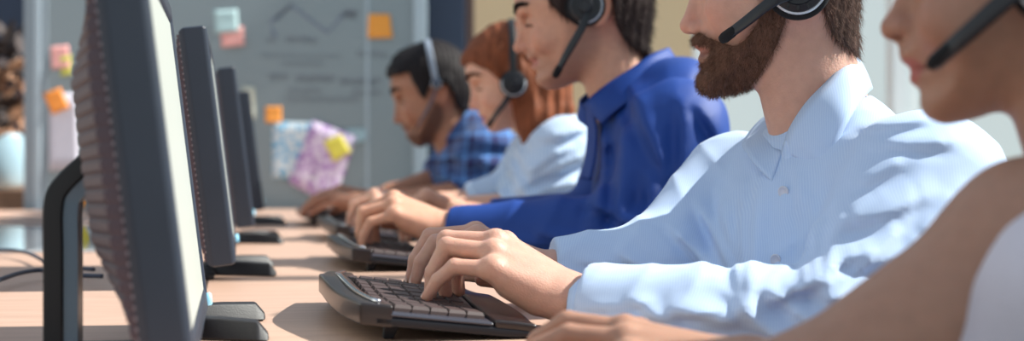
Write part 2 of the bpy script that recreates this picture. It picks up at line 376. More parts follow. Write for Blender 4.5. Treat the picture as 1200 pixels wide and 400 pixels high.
# papers and sticky notes stuck on the board
def note(name, label, cat, poly, rgb, m=None, off=.003, curl=.006, group=None, extra=None):
    n = name; cx = sum(p[0] for p in poly)/len(poly); cy = sum(p[1] for p in poly)/len(poly)
    o3 = Vector((at(cx,190,BY)[0], BY-off, bz(cy)))
    mm = m or mat('paper_%d_%d_%d' % rgb, rgb, .8, noise=.03, nscale=30)
    P = [Vector((at(x,190,BY)[0], BY-off, bz(y)))-o3 for x, y in poly]
    bm = bmesh.new(); k = 6; G = []
    if len(P) == 4:
        for i in range(k+1):
            row = []
            for j in range(k+1):
                u, v = i/k, j/k; q = (P[0]*(1-u)+P[1]*u)*(1-v)+(P[3]*(1-u)+P[2]*u)*v; q = q+Vector((0, -curl*v*v*v*(1+.5*u), 0)); row.append(bm.verts.new(q))
            G.append(row)
        for i in range(k):
            for j in range(k): bm.faces.new((G[i][j], G[i+1][j], G[i+1][j+1], G[i][j+1]))
    else: bm.faces.new([bm.verts.new(q) for q in P])
    bmesh.ops.recalc_face_normals(bm, faces=bm.faces)
    o = bm_obj(n, bm, mm, None, smooth=True); o.location = o3; s = o.modifiers.new('paper', 'SOLIDIFY'); s.thickness = .0008
    tag(o, label, cat, group); return o
G1 = 'notes stuck on the glass board'
note('sticky_note', 'pink sticky note on the board at the left, above a yellow one', 'sticky note', [(59,58),(80,56),(83,82),(61,84)], (238,176,172), group=G1)
note('sticky_note', 'small yellow-green sticky note overlapping the left pink note', 'sticky note', [(71,70),(84,68),(85,90),(72,92)], (206,204,96), off=.006, group=G1)
note('sticky_note', 'tilted orange sticky note above the white sheet at the left', 'sticky note', [(51,112),(71,105),(82,128),(62,136)], (250,158,72), off=.008, group=G1)
wp = note('paper_sheet', 'white sheet with faint writing hanging behind the nearest monitor', 'paper', [(58,112),(91,110),(94,200),(58,200)], (208,208,222), group=G1)
note('sticky_note', 'pale blue sticky note above the pink one, right of the second monitor', 'sticky note', [(250,14),(278,12),(280,38),(252,41)], (178,208,212), group=G1)
note('sticky_note', 'pink sticky note below the pale blue one', 'sticky note', [(258,34),(285,32),(287,54),(260,57)], (240,176,170), off=.006, group=G1)
note('sticky_note', 'narrow cream note beside the fourth monitor', 'sticky note', [(284,102),(298,102),(299,140),(286,140)], (206,208,192), group=G1)
note('sticky_note', 'orange sticky note high on the board above the plaid-shirted man', 'sticky note', [(431,15),(457,15),(460,43),(431,44)], (246,166,72), group=G1)
note('sticky_note', 'small orange sticky note above the blue patterned sheet', 'sticky note', [(311,125),(330,125),(330,144),(311,144)], (248,164,76), group=G1)
def blotmat(name, base, spot, scale, th):
    m = mat(name, base, .8); N = m.node_tree.nodes; Lk = m.node_tree.links; b = N['Principled BSDF']; t = N.new('ShaderNodeTexCoord')
    v = N.new('ShaderNodeTexVoronoi'); v.inputs['Scale'].default_value = scale; v.feature = 'DISTANCE_TO_EDGE' if th < 0 else 'F1'; Lk.new(t.outputs['Object'], v.inputs[0])
    nz = N.new('ShaderNodeTexNoise'); nz.inputs['Scale'].default_value = scale*1.3; Lk.new(t.outputs['Object'], nz.inputs[0])
    mr = N.new('ShaderNodeMapRange'); mr.inputs['From Min'].default_value = .40; mr.inputs['From Max'].default_value = .52; mr.inputs['To Min'].default_value = 0; mr.inputs['To Max'].default_value = 1
    mu = N.new('ShaderNodeMath'); mu.operation = 'MULTIPLY_ADD'; mu.inputs[1].default_value = .5; Lk.new(v.outputs['Distance'], mu.inputs[0]); Lk.new(nz.outputs[0], mu.inputs[2])
    mr.inputs['From Min'].default_value = abs(th)-.06; mr.inputs['From Max'].default_value = abs(th)+.06; Lk.new(mu.outputs[0], mr.inputs[0])
    mx = N.new('ShaderNodeMix'); mx.data_type = 'RGBA'; mx.inputs[6].default_value = lin(spot)+(1,); mx.inputs[7].default_value = lin(base)+(1,); Lk.new(mr.outputs[0], mx.inputs[0]); Lk.new(mx.outputs[2], b.inputs['Base Color']); return m
note('patterned_sheet', 'white sheet with a light blue floral pattern on the board', 'paper', [(319,143),(372,143),(370,209),(319,209)], (0,0,0), m=blotmat('blue_pattern', (214,226,234), (104,180,222), 48, .70), group=G1)
note('patterned_sheet', 'tilted sheet with a purple floral pattern lower on the board', 'paper', [(366,141),(418,160),(390,243),(338,214)], (0,0,0), m=blotmat('purple_pattern', (220,206,228), (176,134,196), 46, .72), off=.007, group=G1)
note('sticky_note', 'yellow sticky note turned diagonally on the purple patterned sheet', 'sticky note', [(379,166),(399,157),(411,178),(391,190)], (232,220,92), off=.012, group=G1)
note('tape_strip', 'pale blue strip of tape right of the purple sheet', 'tape', [(404,151),(429,151),(428,164),(410,170)], (166,196,206), off=.004, group=G1)
note('sticky_note', 'wide orange note low on the board, seen through the monitor stand', 'sticky note', [(78,231),(103,231),(103,240),(78,240)], (246,160,70), group=G1)
# plant pot and shelf at far left
P0 = at(6,200,5.7)
sh = slab('wooden_shelf', (at(-60,190,5.9)[0], 5.5, .0), (at(31,190,5.5)[0], 6.0, at(6,222,5.6)[2]), 'shelf_wood', bev=.006); tag(sh, 'low brown wooden cabinet at the left edge under the pot', 'cabinet')
M['pot'] = mat('pot', (168,200,216), .25, noise=.08, nscale=6); M['leaf_brown'] = mat('leaf_brown', (186,142,112), .7, noise=.3, nscale=14); M['leaf_dark'] = mat('leaf_dark', (52,42,42), .7, noise=.3, nscale=14)
zt = at(6,222,5.6)[2]; pot = empty('potted_plant', (P0[0]-.03, 5.72, zt)); tag(pot, 'brown-leaved plant in a pale blue glazed pot at the left edge', 'plant')
bm = bmesh.new(); lathe(bm, [(.085,0),(.10,.02),(.118,.10),(.12,.20),(.115,.212),(.105,.205),(.10,.19),(.001,.185)], n=40); bm_obj('pot', bm, 'pot', pot, smooth=True)
R = random.Random(3)
for mname, cnt in (('leaf_brown', 46), ('leaf_dark', 44)):
    bm = bmesh.new()
    for i in range(cnt):
        a = R.uniform(0, 6.28); r = R.uniform(.0, .15); z = R.uniform(.20, .50) if mname == 'leaf_brown' else R.uniform(.22, .66)
        c = Vector((math.cos(a)*r, math.sin(a)*r*.9, z)); d = Vector((R.uniform(-1,1), R.uniform(-1,1), R.uniform(-.2,.8))).normalized(); s = d.orthogonal().normalized(); l = R.uniform(.05,.085); w = l*.42
        pts = [c-d*l, c-d*l*.3+s*w, c+d*l*.4+s*w*.8, c+d*l, c+d*l*.4-s*w*.8, c-d*l*.3-s*w]; up = d.cross(s)*.006
        top = [bm.verts.new(p+up*(1 if i_ in (0,3) else 0)) for i_, p in enumerate(pts)]; bot = [bm.verts.new(p-up*.6) for p in pts]; bm.faces.new(top); bm.faces.new(bot[::-1])
        for j in range(6): bm.faces.new((top[j], top[(j+1)%6], bot[(j+1)%6], bot[j]))
    o = bm_obj('leaves', bm, mname, pot, smooth=False); o['kind'] = 'stuff'
bm = bmesh.new()
for i in range(9):
    a = i*.7; sweep(bm, [Vector((math.cos(a)*.02, math.sin(a)*.02, .18)), Vector((math.cos(a)*.06, math.sin(a)*.06, .34)), Vector((math.cos(a)*.10, math.sin(a)*.10, .50))], [(.005,.005),(.004,.004),(.002,.002)], n=6)
bm_obj('stems', bm, 'leaf_dark', pot)['kind'] = 'stuff'

# ------------------------------------------------------------ desk
DX = .285
dk = empty('desk', (-.6, 2.6, 0)); tag(dk, 'long light wood desk the keyboards and monitors stand on', 'desk')
bm = bmesh.new(); box(bm, (-1.2, -2.35, TZ-.035), (DX+.6, 2.38, TZ)); bm_obj('worktop', bm, 'desk', dk, bevel=.004)
for x in (-1.12, DX+.52):
    for y in (-2.2, 0, 2.2): 
        bm = bmesh.new(); box(bm, (x-.03, y-.03, 0), (x+.03, y+.03, TZ-.035)); bm_obj('leg', bm, 'grey_metal', dk, bevel=.004)
M['slab_gloss'] = mat('slab_gloss', (196,200,204), .06, coat=1.0, spec=.8)
a = at(0,262,1)[1]
Ya = .16/(262-HOR)*FPX; Yb = .16/(291-HOR)*FPX
sh2 = slab('reflecting_slab', (-1.55, Yb, TZ), (at(112,190,Yb)[0], Ya, TZ+.005), 'slab_gloss', bev=.002); tag(sh2, 'glossy pale slab added on the desk at the left edge to mirror the pot', 'reflecting slab')  # added slab, stands in for the pot's reflection in the desk top
q = at(98,276,3.0); bm = bmesh.new(); M['yellow_paper'] = mat('yellow_paper', (228,204,80), .7)
vs = [bm.verts.new(v) for v in ((-.012,0,0),(.012,0,0),(.004,0,.026),(-.004,0,.026),(-.012,.02,0),(.012,.02,0))]
bm.faces.new((vs[0],vs[1],vs[2],vs[3])); bm.faces.new((vs[5],vs[4],vs[3],vs[2])); o = bm_obj('folded_note', bm, 'yellow_paper'); o.location = (q[0], 3.0, TZ+.005); o.modifiers.new('p','SOLIDIFY').thickness = .0008; tag(o, 'small folded yellow note standing on the glossy slab', 'note')
def cable(label, pts, r=.003):
    P = [at(x, y, Y) for x, y, Y in pts]; P = [np.array([p[0], p[1], max(p[2], TZ+r)]) for p in P]; P = catmull(P, 8); o3 = P[0].copy()
    bm = bmesh.new(); sweep(bm, [Vector(p-o3) for p in P], [(r,r)]*len(P), n=10); o = bm_obj('cable', bm, 'cable', None, smooth=True); o.location = o3; tag(o, label, 'cable', 'cables on the desk'); return o
M['cable'] = mat('cable', (58,66,84), .5)
def ty(y): return .157/(y-HOR)*FPX
cable('dark cable arching across the left edge of the desk, upper of two', [(-60,296,ty(296)),(0,293,ty(294)),(30,296,ty(297)),(52,306,ty(306)),(70,312,ty(314)),(110,316,ty(318))])
cable('dark cable curving over the desk at the left edge, lower of two', [(-60,348,ty(350)),(0,328,ty(330)),(25,320,ty(322)),(50,317,ty(319)),(75,322,ty(324)),(120,324,ty(326))])
cable('thin dark cable lying straight across the far desk at the left', [(-60,257,ty(257)),(0,257,ty(257)),(50,260,ty(260)),(120,258,ty(258))], .003)

# ------------------------------------------------------------ monitors
def monitor_proto(W=.45, Hh=.308):
    """local: x towards the user, origin on the desk under the panel; panel leans back"""
    rt = empty('monitor'); lean = math.radians(-7.0); zb = .040
    MX = Matrix.Translation((0, 0, zb)) @ Matrix.Rotation(lean, 4, 'Y')
    T = lambda v: MX @ Vector(v)
    D = .036; b = .022
    bm = bmesh.new()   # bezel: deep rounded frame around the screen
    def ringv(x, ins): return [bm.verts.new(T((x, y, z))) for y, z in ((-W/2+ins, ins), (W/2-ins, ins), (W/2-ins, Hh-ins), (-W/2+ins, Hh-ins))]
    R_ = [ringv(-D, .004), ringv(-D+.006, 0), ringv(-.004, 0), ringv(0, .003), ringv(0, b-.004), ringv(-.004, b)]
    for A_, B_ in zip(R_, R_[1:]):
        for i in range(4): bm.faces.new((A_[i], A_[(i+1)%4], B_[(i+1)%4], B_[i]))
    bm.faces.new(R_[0][::-1]); bm.faces.new(R_[-1])
    bm_obj('bezel', bm, 'navy_plastic', rt, bevel=.0025, seg=3)
    bm = bmesh.new(); box(bm, (-.006, -W/2+b, b), (-.0025, W/2-b, Hh-b), MX); bm_obj('screen', bm, 'screen', rt)
    bm = bmesh.new(); rows = []; nz_ = 27*4; Z0, Z1 = .008, Hh-.008      # ribbed back housing
    for k in range(nz_+1):
        z = Z0+(Z1-Z0)*k/nz_; u = (z-Z0)/(Z1-Z0); tp = min(1, u/.30)*min(1, (1-u)/.28); tp = max(tp, .04)
        dx = .035*tp**.8; ph = (k % 4); rib = .0026 if ph in (0, 1, 2) else 0; e = .006
        prof = [(-D+.002, -W/2+e), (-D-dx*.25-rib, -W/2+e+.004), (-D-dx*.95-rib*.6, -W/2+.115), (-D-dx, -W/2+.13), (-D-dx, W/2-.13), (-D-dx*.95-rib*.6, W/2-.115), (-D-dx*.25-rib, W/2-e-.004), (-D+.002, W/2-e)]
        rows.append([bm.verts.new(T((x, y, z))) for x, y in prof])
    for A_, B_ in zip(rows, rows[1:]):
        for j in range(7): bm.faces.new((A_[j], A_[j+1], B_[j+1], B_[j]))
    bm.faces.new(rows[0]); bm.faces.new(rows[-1][::-1])
    bm_obj('back_housing', bm, 'rib_plastic', rt)
    for s in (-1, 1):    # vent holes along the near and far rims
        bm = bmesh.new()
        for k in range(36): z = .02+k*(Hh-.04)/35; box(bm, (-D-.001, s*(W/2-.0068)-.0022, z-.0012), (-D+.001, s*(W/2-.0068)+.0022, z+.0012), MX)
        bm_obj('vent_holes', bm, 'vent_light', rt)['kind'] = 'stuff'
    bm = bmesh.new(); c = T((0, W/2-.02, .011)); lathe(bm, [(.0065,0),(.0065,.003),(.005,.0045),(.0001,.0045)], c, MX.to_3x3() @ Vector((1,0,0)), 20); bm_obj('power_button', bm, 'led', rt, smooth=True)
    # stand: flat bar arching back and down, then two splayed feet
    bar = [(-.050,0,.174),(-.074,0,.174),(-.088,0,.168),(-.114,0,.143),(-.120,0,.125),(-.120,0,.09),(-.120,0,.03),(-.120,0,.004)]
    P = catmull([Vector(v) for v in bar], 4); bm = bmesh.new(); sweep(bm, [Vector(v) for v in P], [(.034,.008)]*len(P), sect='box', up=(0,1,0)) if False else None
    st = []
    for i, p in enumerate(P):
        t = Vector(P[min(i+1,len(P)-1)]-P[max(i-1,0)]).normalized(); nn = Vector((t.z,0,-t.x)); 
        st.append([bm.verts.new(Vector(p)+nn*a+Vector((0,y,0))) for a, y in ((.008,-.026),(.008,.026),(-.008,.026),(-.008,-.026))])
    for A_, B_ in zip(st, st[1:]):
        for i in range(4): bm.faces.new((A_[i], A_[(i+1)%4], B_[(i+1)%4], B_[i]))
    bm.faces.new(st[0][::-1]); bm.faces.new(st[-1])
    nk = bm_obj('stand_neck', bm, 'black', rt, bevel=.002)
    bm = bmesh.new(); st = []
    for i, p in enumerate(P):
        t = Vector(P[min(i+1,len(P)-1)]-P[max(i-1,0)]).normalized(); nn = Vector((t.z,0,-t.x))
        st.append([bm.verts.new(Vector(p)+nn*a+Vector((0,y,0))) for a, y in ((-.008,-.022),(-.008,.022),(-.019,.020),(-.019,-.020))])
    for A_, B_ in zip(st, st[1:]):
        for i in range(4): bm.faces.new((A_[i], A_[(i+1)%4], B_[(i+1)%4], B_[i]))
    bm.faces.new(st[0][::-1]); bm.faces.new(st[-1]); bm_obj('neck_inlay', bm, 'grey_metal', nk, bevel=.002)
    for s in (-1, 1):
        bm = bmesh.new(); y1 = s*.085; y0 = s*.02; w = .016
        pr = [(-.045, y1*.55, .016, .016), (-.02, y1*.65, .020, .018), (.012, y1*.8, .020, .020), (.046, y1, .018, .020), (.056, y1+s*.002, .006, .018)]
        st = []
        for x, y, h, ww in pr: st.append([bm.verts.new(v) for v in ((x, y-ww, .001), (x, y+ww, .001), (x, y+ww*.55, h), (x, y-ww*.55, h))])
        for A_, B_ in zip(st, st[1:]):
            for i in range(4): bm.faces.new((A_[i], A_[(i+1)%4], B_[(i+1)%4], B_[i]))
        bm.faces.new(st[0][::-1]); bm.faces.new(st[-1]); bm_obj('foot', bm, 'dark_plastic', rt, bevel=.002)
    bm = bmesh.new(); box(bm, (-.13, -.018, 0), (-.03, .018, .011)); bm_obj('base_bar', bm, 'dark_plastic', rt, bevel=.003)
    bm = bmesh.new(); box(bm, (-.06, -.12, 0), (-.03, .12, .010)); bm_obj('cross_bar', bm, 'dark_plastic', rt, bevel=.003)
    return rt
M['vent_light'] = mat('vent_light', (150,140,146), .5)
mon = monitor_proto()
#       near-bottom front corner px, depth of near edge, yaw, extra height
specs = [((230,428),1.01,2.2,'nearest black monitor seen edge-on from behind, ribbed back and lit screen'),
         ((277,305),1.85,2.2,'second black monitor from the camera on the desk'),
         ((299,262),2.76,2.0,'third black monitor from the camera on the desk'),
         ((310,243),3.70,2.0,'farthest black monitor, nearest the glass board')]
dys = [.17, .075, -.03, -.12]; dzs = [-.024, -.008, 0, 0]
for i, (pp, Y, yaw, lab) in enumerate(specs):
    m_ = mon if i == 0 else copy_tree(mon); w = at(pp[0], pp[1], Y); a = math.radians(yaw)
    # near front corner in local axes is (0,-W/2); rotate by yaw about z
    off = Vector((0, -.225, 0)); off.rotate(Matrix.Rotation(a, 3, 'Z')); m_.location = (w[0]-off.x, w[1]-off.y, TZ); m_.rotation_euler = (0, 0, a)
    for ch in m_.children:      # the stands are not all centred under their panels
        if ch.name.split('.')[0] == 'foot': ch.location.y = dys[i]
        elif ch.name.split('.')[0] == 'cross_bar': ch.location.y = dys[i]*.6
        elif ch.name.split('.')[0] not in ('stand_neck', 'base_bar'): ch.location.z = dzs[i]
    tag(m_, lab, 'monitor', 'monitors along the desk')
print('monitors', [tuple(round(v,3) for v in at(p[0],p[1],Y)) for p, Y, _, _ in specs])

# ------------------------------------------------------------ keyboards
def keyboard_proto():
    """local: x = 0 at the raised rear edge, growing towards the user; y along the length, near end at y = 0"""
    rt = empty('keyboard'); Lk = .38; Dk = .182; tilt = math.radians(6.5); z0 = .030
    def rear(v): s = v/Lk*2-1; return .022*abs(s)**2.0
    def front(v): s = v/Lk*2-1; return Dk-.004*(1-abs(s)**2)-.004*math.cos(s*PI*2)
    def top(u, v): s = v/Lk*2-1; return z0-u*math.tan(tilt)+.008*math.exp(-(s/.45)**2)+(-.004*((u-.15)/.05)**2 if u > .15 else 0)
    def slabg(name, ur, uf, dz0, dz1, m, parent, nu=14, nv=40, v0=0, v1=Lk, flat=None):
        bm = bmesh.new(); T_, B_ = [], []
        for i in range(nu+1):
            r1, r2 = [], []
            for j in range(nv+1):
                v = v0+(v1-v0)*j/nv; a, b = ur(v), uf(v); u = a+(b-a)*i/nu; z = top(u, v)
                r1.append(bm.verts.new((u, v, z+dz1))); r2.append(bm.verts.new((u, v, max(z+dz0, .0015))))
            T_.append(r1); B_.append(r2)
        for i in range(nu):
            for j in range(nv): bm.faces.new((T_[i][j], T_[i+1][j], T_[i+1][j+1], T_[i][j+1])); bm.faces.new((B_[i][j], B_[i][j+1], B_[i+1][j+1], B_[i+1][j]))
        for i in range(nu): bm.faces.new((T_[i][0], B_[i][0], B_[i+1][0], T_[i+1][0])); bm.faces.new((T_[i][nv], T_[i+1][nv], B_[i+1][nv], B_[i][nv]))
        for j in range(nv): bm.faces.new((T_[0][j], T_[0][j+1], B_[0][j+1], B_[0][j])); bm.faces.new((T_[nu][j], B_[nu][j], B_[nu][j+1], T_[nu][j+1]))
        return bm_obj(name, bm, m, parent, bevel=.0025)
    slabg('base_shell', lambda v: rear(v)+.004, lambda v: front(v), -.011, -.002, 'kbd_body', rt)
    slabg('deck', lambda v: rear(v)+.010, lambda v: .136, -.002, .0015, 'kbd_deck', rt)
    slabg('palm_rest', lambda v: .137, lambda v: front(v)-.001, -.004, .0045, 'gloss_brown', rt, nu=8)
    slabg('hotkey_panel', lambda v: rear(v)-.008, lambda v: rear(v)+.022, -.012, .0085, 'gloss_brown', rt, nu=4)
    bm = bmesh.new(); sweep(bm, [Vector((rear(v)+.012, v, top(rear(v)+.012, v)+.010)) for v in np.linspace(.012, Lk-.012, 30)], [(.0035,.0018)]*30, n=8); bm_obj('metal_strip', bm, 'chrome', rt, smooth=True)
    # rows of keycaps, split and fanned in two halves
    def cap(w, d, nm='key'):
        me_bm = bmesh.new(); h = .0065
        lo = [me_bm.verts.new(v) for v in ((-d/2,-w/2,0),(d/2,-w/2,0),(d/2,w/2,0),(-d/2,w/2,0))]; s = .82
        md = [me_bm.verts.new(v) for v in ((-d/2*.96,-w/2*.96,h*.5),(d/2*.96,-w/2*.96,h*.5),(d/2*.96,w/2*.96,h*.5),(-d/2*.96,w/2*.96,h*.5))]
        hi = [me_bm.verts.new(v) for v in ((-d/2*s,-w/2*s,h),(d/2*s,-w/2*s,h*.95),(d/2*s,w/2*s,h*.95),(-d/2*s,w/2*s,h))]
        for A_, B_ in ((lo, md), (md, hi)):
            for i in range(4): me_bm.faces.new((A_[i], A_[(i+1)%4], B_[(i+1)%4], B_[i]))
        me_bm.faces.new(hi); me_bm.faces.new(lo[::-1]); me = bpy.data.meshes.new(nm); bmesh.ops.recalc_face_normals(me_bm, faces=me_bm.faces); me_bm.to_mesh(me); me_bm.free(); me.materials.append(M['key']); return me
    small = cap(.0205, .011); std = cap(.0225, .0172); wide = cap(.036, .0172); space = cap(.10, .0172)
    rowsu = [.034, .0495, .066, .083, .100, .117]
    for ri, u in enumerate(rowsu):
        v = .020
        if ri == 0: seq = [(small, .0225)]*18
        elif ri == 5: seq = [(wide, .038)]*3+[(space, .104)]+[(wide, .038)]*2+[(std, .0245)]*2
        else: seq = [(wide, .038)]+[(std, .0245)]*9+[(wide, .038)]+[(std, .0245)]*3
        for me, w in seq:
            if v+w > Lk-.012: break
            vc = v+w/2; s = vc/Lk*2-1; uu = u+.010*abs(s)**2-.002
            k = bpy.data.objects.new('key', me); COL.objects.link(k); k.parent = rt
            sl_ = (top(uu, vc+.005)-top(uu, vc-.005))/.01
            k.location = (uu, vc, top(uu, vc)+.0012); k.rotation_euler = (math.atan(sl_), tilt, s*-.10); v += w
    for y in (.035, Lk-.035):
        bm = bmesh.new()
        zt_ = top(.035, y)-.008
        for a in (0,): 
            vs = [bm.verts.new(v) for v in ((.040,y-.008,zt_),(.056,y-.008,zt_),(.056,y+.008,zt_),(.040,y+.008,zt_))]; vb = [bm.verts.new(v) for v in ((.038,y-.006,.0),(.047,y-.006,.0),(.047,y+.006,.0),(.038,y+.006,.0))]
            for i in range(4): bm.faces.new((vs[i], vs[(i+1)%4], vb[(i+1)%4], vb[i]))
            bm.faces.new(vs[::-1]); bm.faces.new(vb)
        bm_obj('foot', bm, 'kbd_body', rt, bevel=.001)
    bm = bmesh.new(); box(bm, (Dk-.05, .03, .0), (Dk-.03, Lk-.03, .006)); bm_obj('front_support', bm, 'kbd_body', rt, bevel=.001)
    return rt
kb = keyboard_proto()
kspec = [((404,400),1.28,3,'black ergonomic keyboard nearest the camera, under the bearded man\'s hands'),
         ((402,314),2.10,3,'black ergonomic keyboard under the hands of the man in royal blue'),
         ((386,280),2.86,3,'black ergonomic keyboard under the ginger woman\'s hands'),
         ((356,262),3.62,3,'black keyboard farthest from the camera, before the plaid-shirted man')]
for i, ((px, py), Y, rz, lab) in enumerate(kspec):
    k = kb if i == 0 else copy_tree(kb); k.location = (at(px, 190, Y)[0], Y, TZ); k.rotation_euler = (0, 0, math.radians(rz)); tag(k, lab, 'keyboard', 'keyboards along the desk')
# ------------------------------------------------------------ people kit
class Fig:
    """a seated person in profile: local x = the way they face, y = their left side, z = up, floor at z = 0"""
    def __init__(s, px, D):
        v = ray(px, HOR); v = v/np.linalg.norm(v[:2]); s.n = v; s.r = np.array([v[1], -v[0], 0]); s.D = D
        s.root = np.array([v[0]*D, v[1]*D, 0.0]); s.rz = math.atan2(-s.r[1], -s.r[0])
    def L(s, px, py, y=0.0):
        v = ray(px, py); t = (s.D-y)/(v@s.n); w = CAMP+v*t-s.root
        return np.array([-(w@s.r), -(w@s.n), w[2]])
class Poly2D:
    """smooth signed distance to a side-view outline (x, z)"""
    def __init__(s, pts, pad=0.10, h=0.0015, blur=2, cat=3):
        P = [np.array(p, float) for p in pts]; Pc = []
        if cat:
            n = len(P)
            for i in range(n):
                a, b, c, d = P[i-1], P[i], P[(i+1) % n], P[(i+2) % n]
                for k in range(cat):
                    t = k/cat; Pc.append(0.5*((2*b)+(c-a)*t+(2*a-5*b+4*c-d)*t*t+(-a+3*b-3*c+d)*t**3))
        else: Pc = P
        P = np.array(Pc); s.h = h; s.lo = P.min(0)-pad; hi = P.max(0)+pad
        nx, nz = (np.ceil((hi-s.lo)/h).astype(int)+1)
        X, Z = np.meshgrid(s.lo[0]+np.arange(nx)*h, s.lo[1]+np.arange(nz)*h, indexing='ij')
        d = np.full(X.shape, 1e9); ins = np.zeros(X.shape, bool)
        for i in range(len(P)):
            a, b = P[i], P[(i+1) % len(P)]; e = b-a; L2 = max(e@e, 1e-12)
            t = np.clip(((X-a[0])*e[0]+(Z-a[1])*e[1])/L2, 0, 1)
            d = np.minimum(d, (X-a[0]-t*e[0])**2+(Z-a[1]-t*e[1])**2)
            c = ((a[1] > Z) != (b[1] > Z)) & (X < (b[0]-a[0])*(Z-a[1])/((b[1]-a[1]) if b[1] != a[1] else 1e-12)+a[0]); ins ^= c
        d = np.sqrt(d); d[ins] *= -1
        for _ in range(blur):
            d[1:-1] = (d[:-2]+2*d[1:-1]+d[2:])/4; d[:, 1:-1] = (d[:, :-2]+2*d[:, 1:-1]+d[:, 2:])/4
        s.d = d.astype(np.float32)
    def __call__(s, p):
        u = np.clip((p[:, 0]-s.lo[0])/s.h, 0, s.d.shape[0]-2.001); v = np.clip((p[:, 2]-s.lo[1])/s.h, 0, s.d.shape[1]-2.001)
        i = u.astype(int); j = v.astype(int); f = u-i; g = v-j; d = s.d
        return d[i, j]*(1-f)*(1-g)+d[i+1, j]*f*(1-g)+d[i, j+1]*(1-f)*g+d[i+1, j+1]*f*g

def head_sdf(F, H):
    """H: dict of pixel landmarks; returns the skin field of head and neck and some local points"""
    pts = [F.L(x, y) for x, y in H['poly']]; pol = Poly2D([(p[0], p[2]) for p in pts])
    ear = F.L(*H['ear']); chin = F.L(*H['chin']); tip = F.L(*H['tip']); nas = F.L(*H['nasion']); nb = F.L(*H['nosebase']); eye = F.L(*H['eye'])
    ms = H.get('ms', 1.0); R = 0.074*ms; Wc = 0.076*ms; Wj = H.get('jaw', 0.064)*ms
    up = np.array([(ear-chin)[0]*0.0, 0, 1.0]); zj = chin[2]+0.01; ze = ear[2]+0.01
    n0, n1 = F.L(*H['neck'][0]), F.L(*H['neck'][1]); rn = H['neck'][2]
    nd = tip-nas; nd /= np.linalg.norm(nd); back = nb-tip
    eyc = eye+np.array([-0.0115, 0, 0])
    def f(p):
        ay = np.abs(p[:, 1]); q = p.copy(); q[:, 1] = ay
        t = -pol(p); w = Wj+(Wc-Wj)*np.clip((p[:, 2]-zj)/(ze-zj), 0, 1)**0.8
        sx = np.clip((p[:, 0]-ear[0]-.02)/.05, 0, 1); sz = np.clip((eye[2]+.03-p[:, 2])/.05, 0, 1); a = 2-.55*sx*(.25+.75*sz)
        d = ((np.maximum(1-t/R, 0)**a+np.abs(p[:, 1]/w)**a)**(1/a)-1)*R
        d = smin(d, cone(p, n0, n1, rn*ms, rn*1.06*ms), 0.016)
        d = smin(d, ell(q, eyc+np.array([-0.018, 0.045*ms, -0.030*ms]), np.array([0.022, 0.016, 0.020])*ms), 0.022)      # cheekbone
        d = smin(d, ell(q, eye+np.array([0.000, 0.026*ms, 0.020*ms]), np.array([0.010, 0.024, 0.007])*ms), 0.010)      # brow ridge
        d = -smin(-d, ell(q, eyc+np.array([0.014, 0.033*ms, 0.001]), np.array([0.016, 0.021, 0.0135])*ms), 0.006)        # socket
        d = smin(d, ell(q, eyc+np.array([-0.001, 0.031*ms, 0]), np.array([0.0135]*3)*ms), 0.0025)                       # lids over the eyeball
        # nose
        d = smin(d, cone(p, nas-nd*0.002+np.array([-0.008, 0, 0]), tip-np.array([0.0095, 0, 0])*ms, 0.0070*ms, 0.0090*ms), 0.010)
        d = smin(d, ell(p, tip-np.array([0.0095, 0, 0.0])*ms, np.array([0.0098, 0.0095, 0.0085])*ms), 0.005)
        al = tip+(nb-tip)*0.75+np.array([-0.006, 0.0105*ms, 0.006*ms])
        d = smin(d, ell(q, al, np.array([0.0105, 0.0065, 0.0075])*ms), 0.004)
        d = smax(d, -ell(q, tip+(nb-tip)*0.62+np.array([-0.003, 0.0065*ms, -0.003]), np.array([0.006, 0.003, 0.003])*ms), 0.002)
        mo = F.L(*H['mouth']); 
        d = smax(d, -cone(q, mo+np.array([0.004, 0, 0]), mo+np.array([-0.019, 0.025*ms, H.get('smile', 0.0)]), 0.0022, 0.0016), 0.002)
        # ear
        ec = ear+np.array([0.002, Wc-0.001, 0.002]); tl = 0.22
        ax = np.array([[math.cos(tl), 0, math.sin(tl)], [0, 1, 0], [-math.sin(tl), 0, math.cos(tl)]])
        e = ell(q, ec+np.array([-0.004, 0.006, 0]), np.array([0.017, 0.008, 0.031])*ms, ax)
        e = smax(e, -ell(q, ec+np.array([0.000, 0.015, 0.003]), np.array([0.010, 0.008, 0.020])*ms, ax), 0.004)
        d = smin(d, e, 0.004)
        return d
    pt = dict(ear=ear, chin=chin, tip=tip, nas=nas, nb=nb, eye=eye, eyc=eyc, mouth=F.L(*H['mouth']), Wc=Wc, ms=ms, pol=pol, n0=n0, n1=n1)
    return f, pt

def mask2d(F, pts, cat=2): 
    q = [F.L(x, y) for x, y in pts]; return Poly2D([(p[0], p[2]) for p in q], pad=0.05, cat=cat, blur=1)

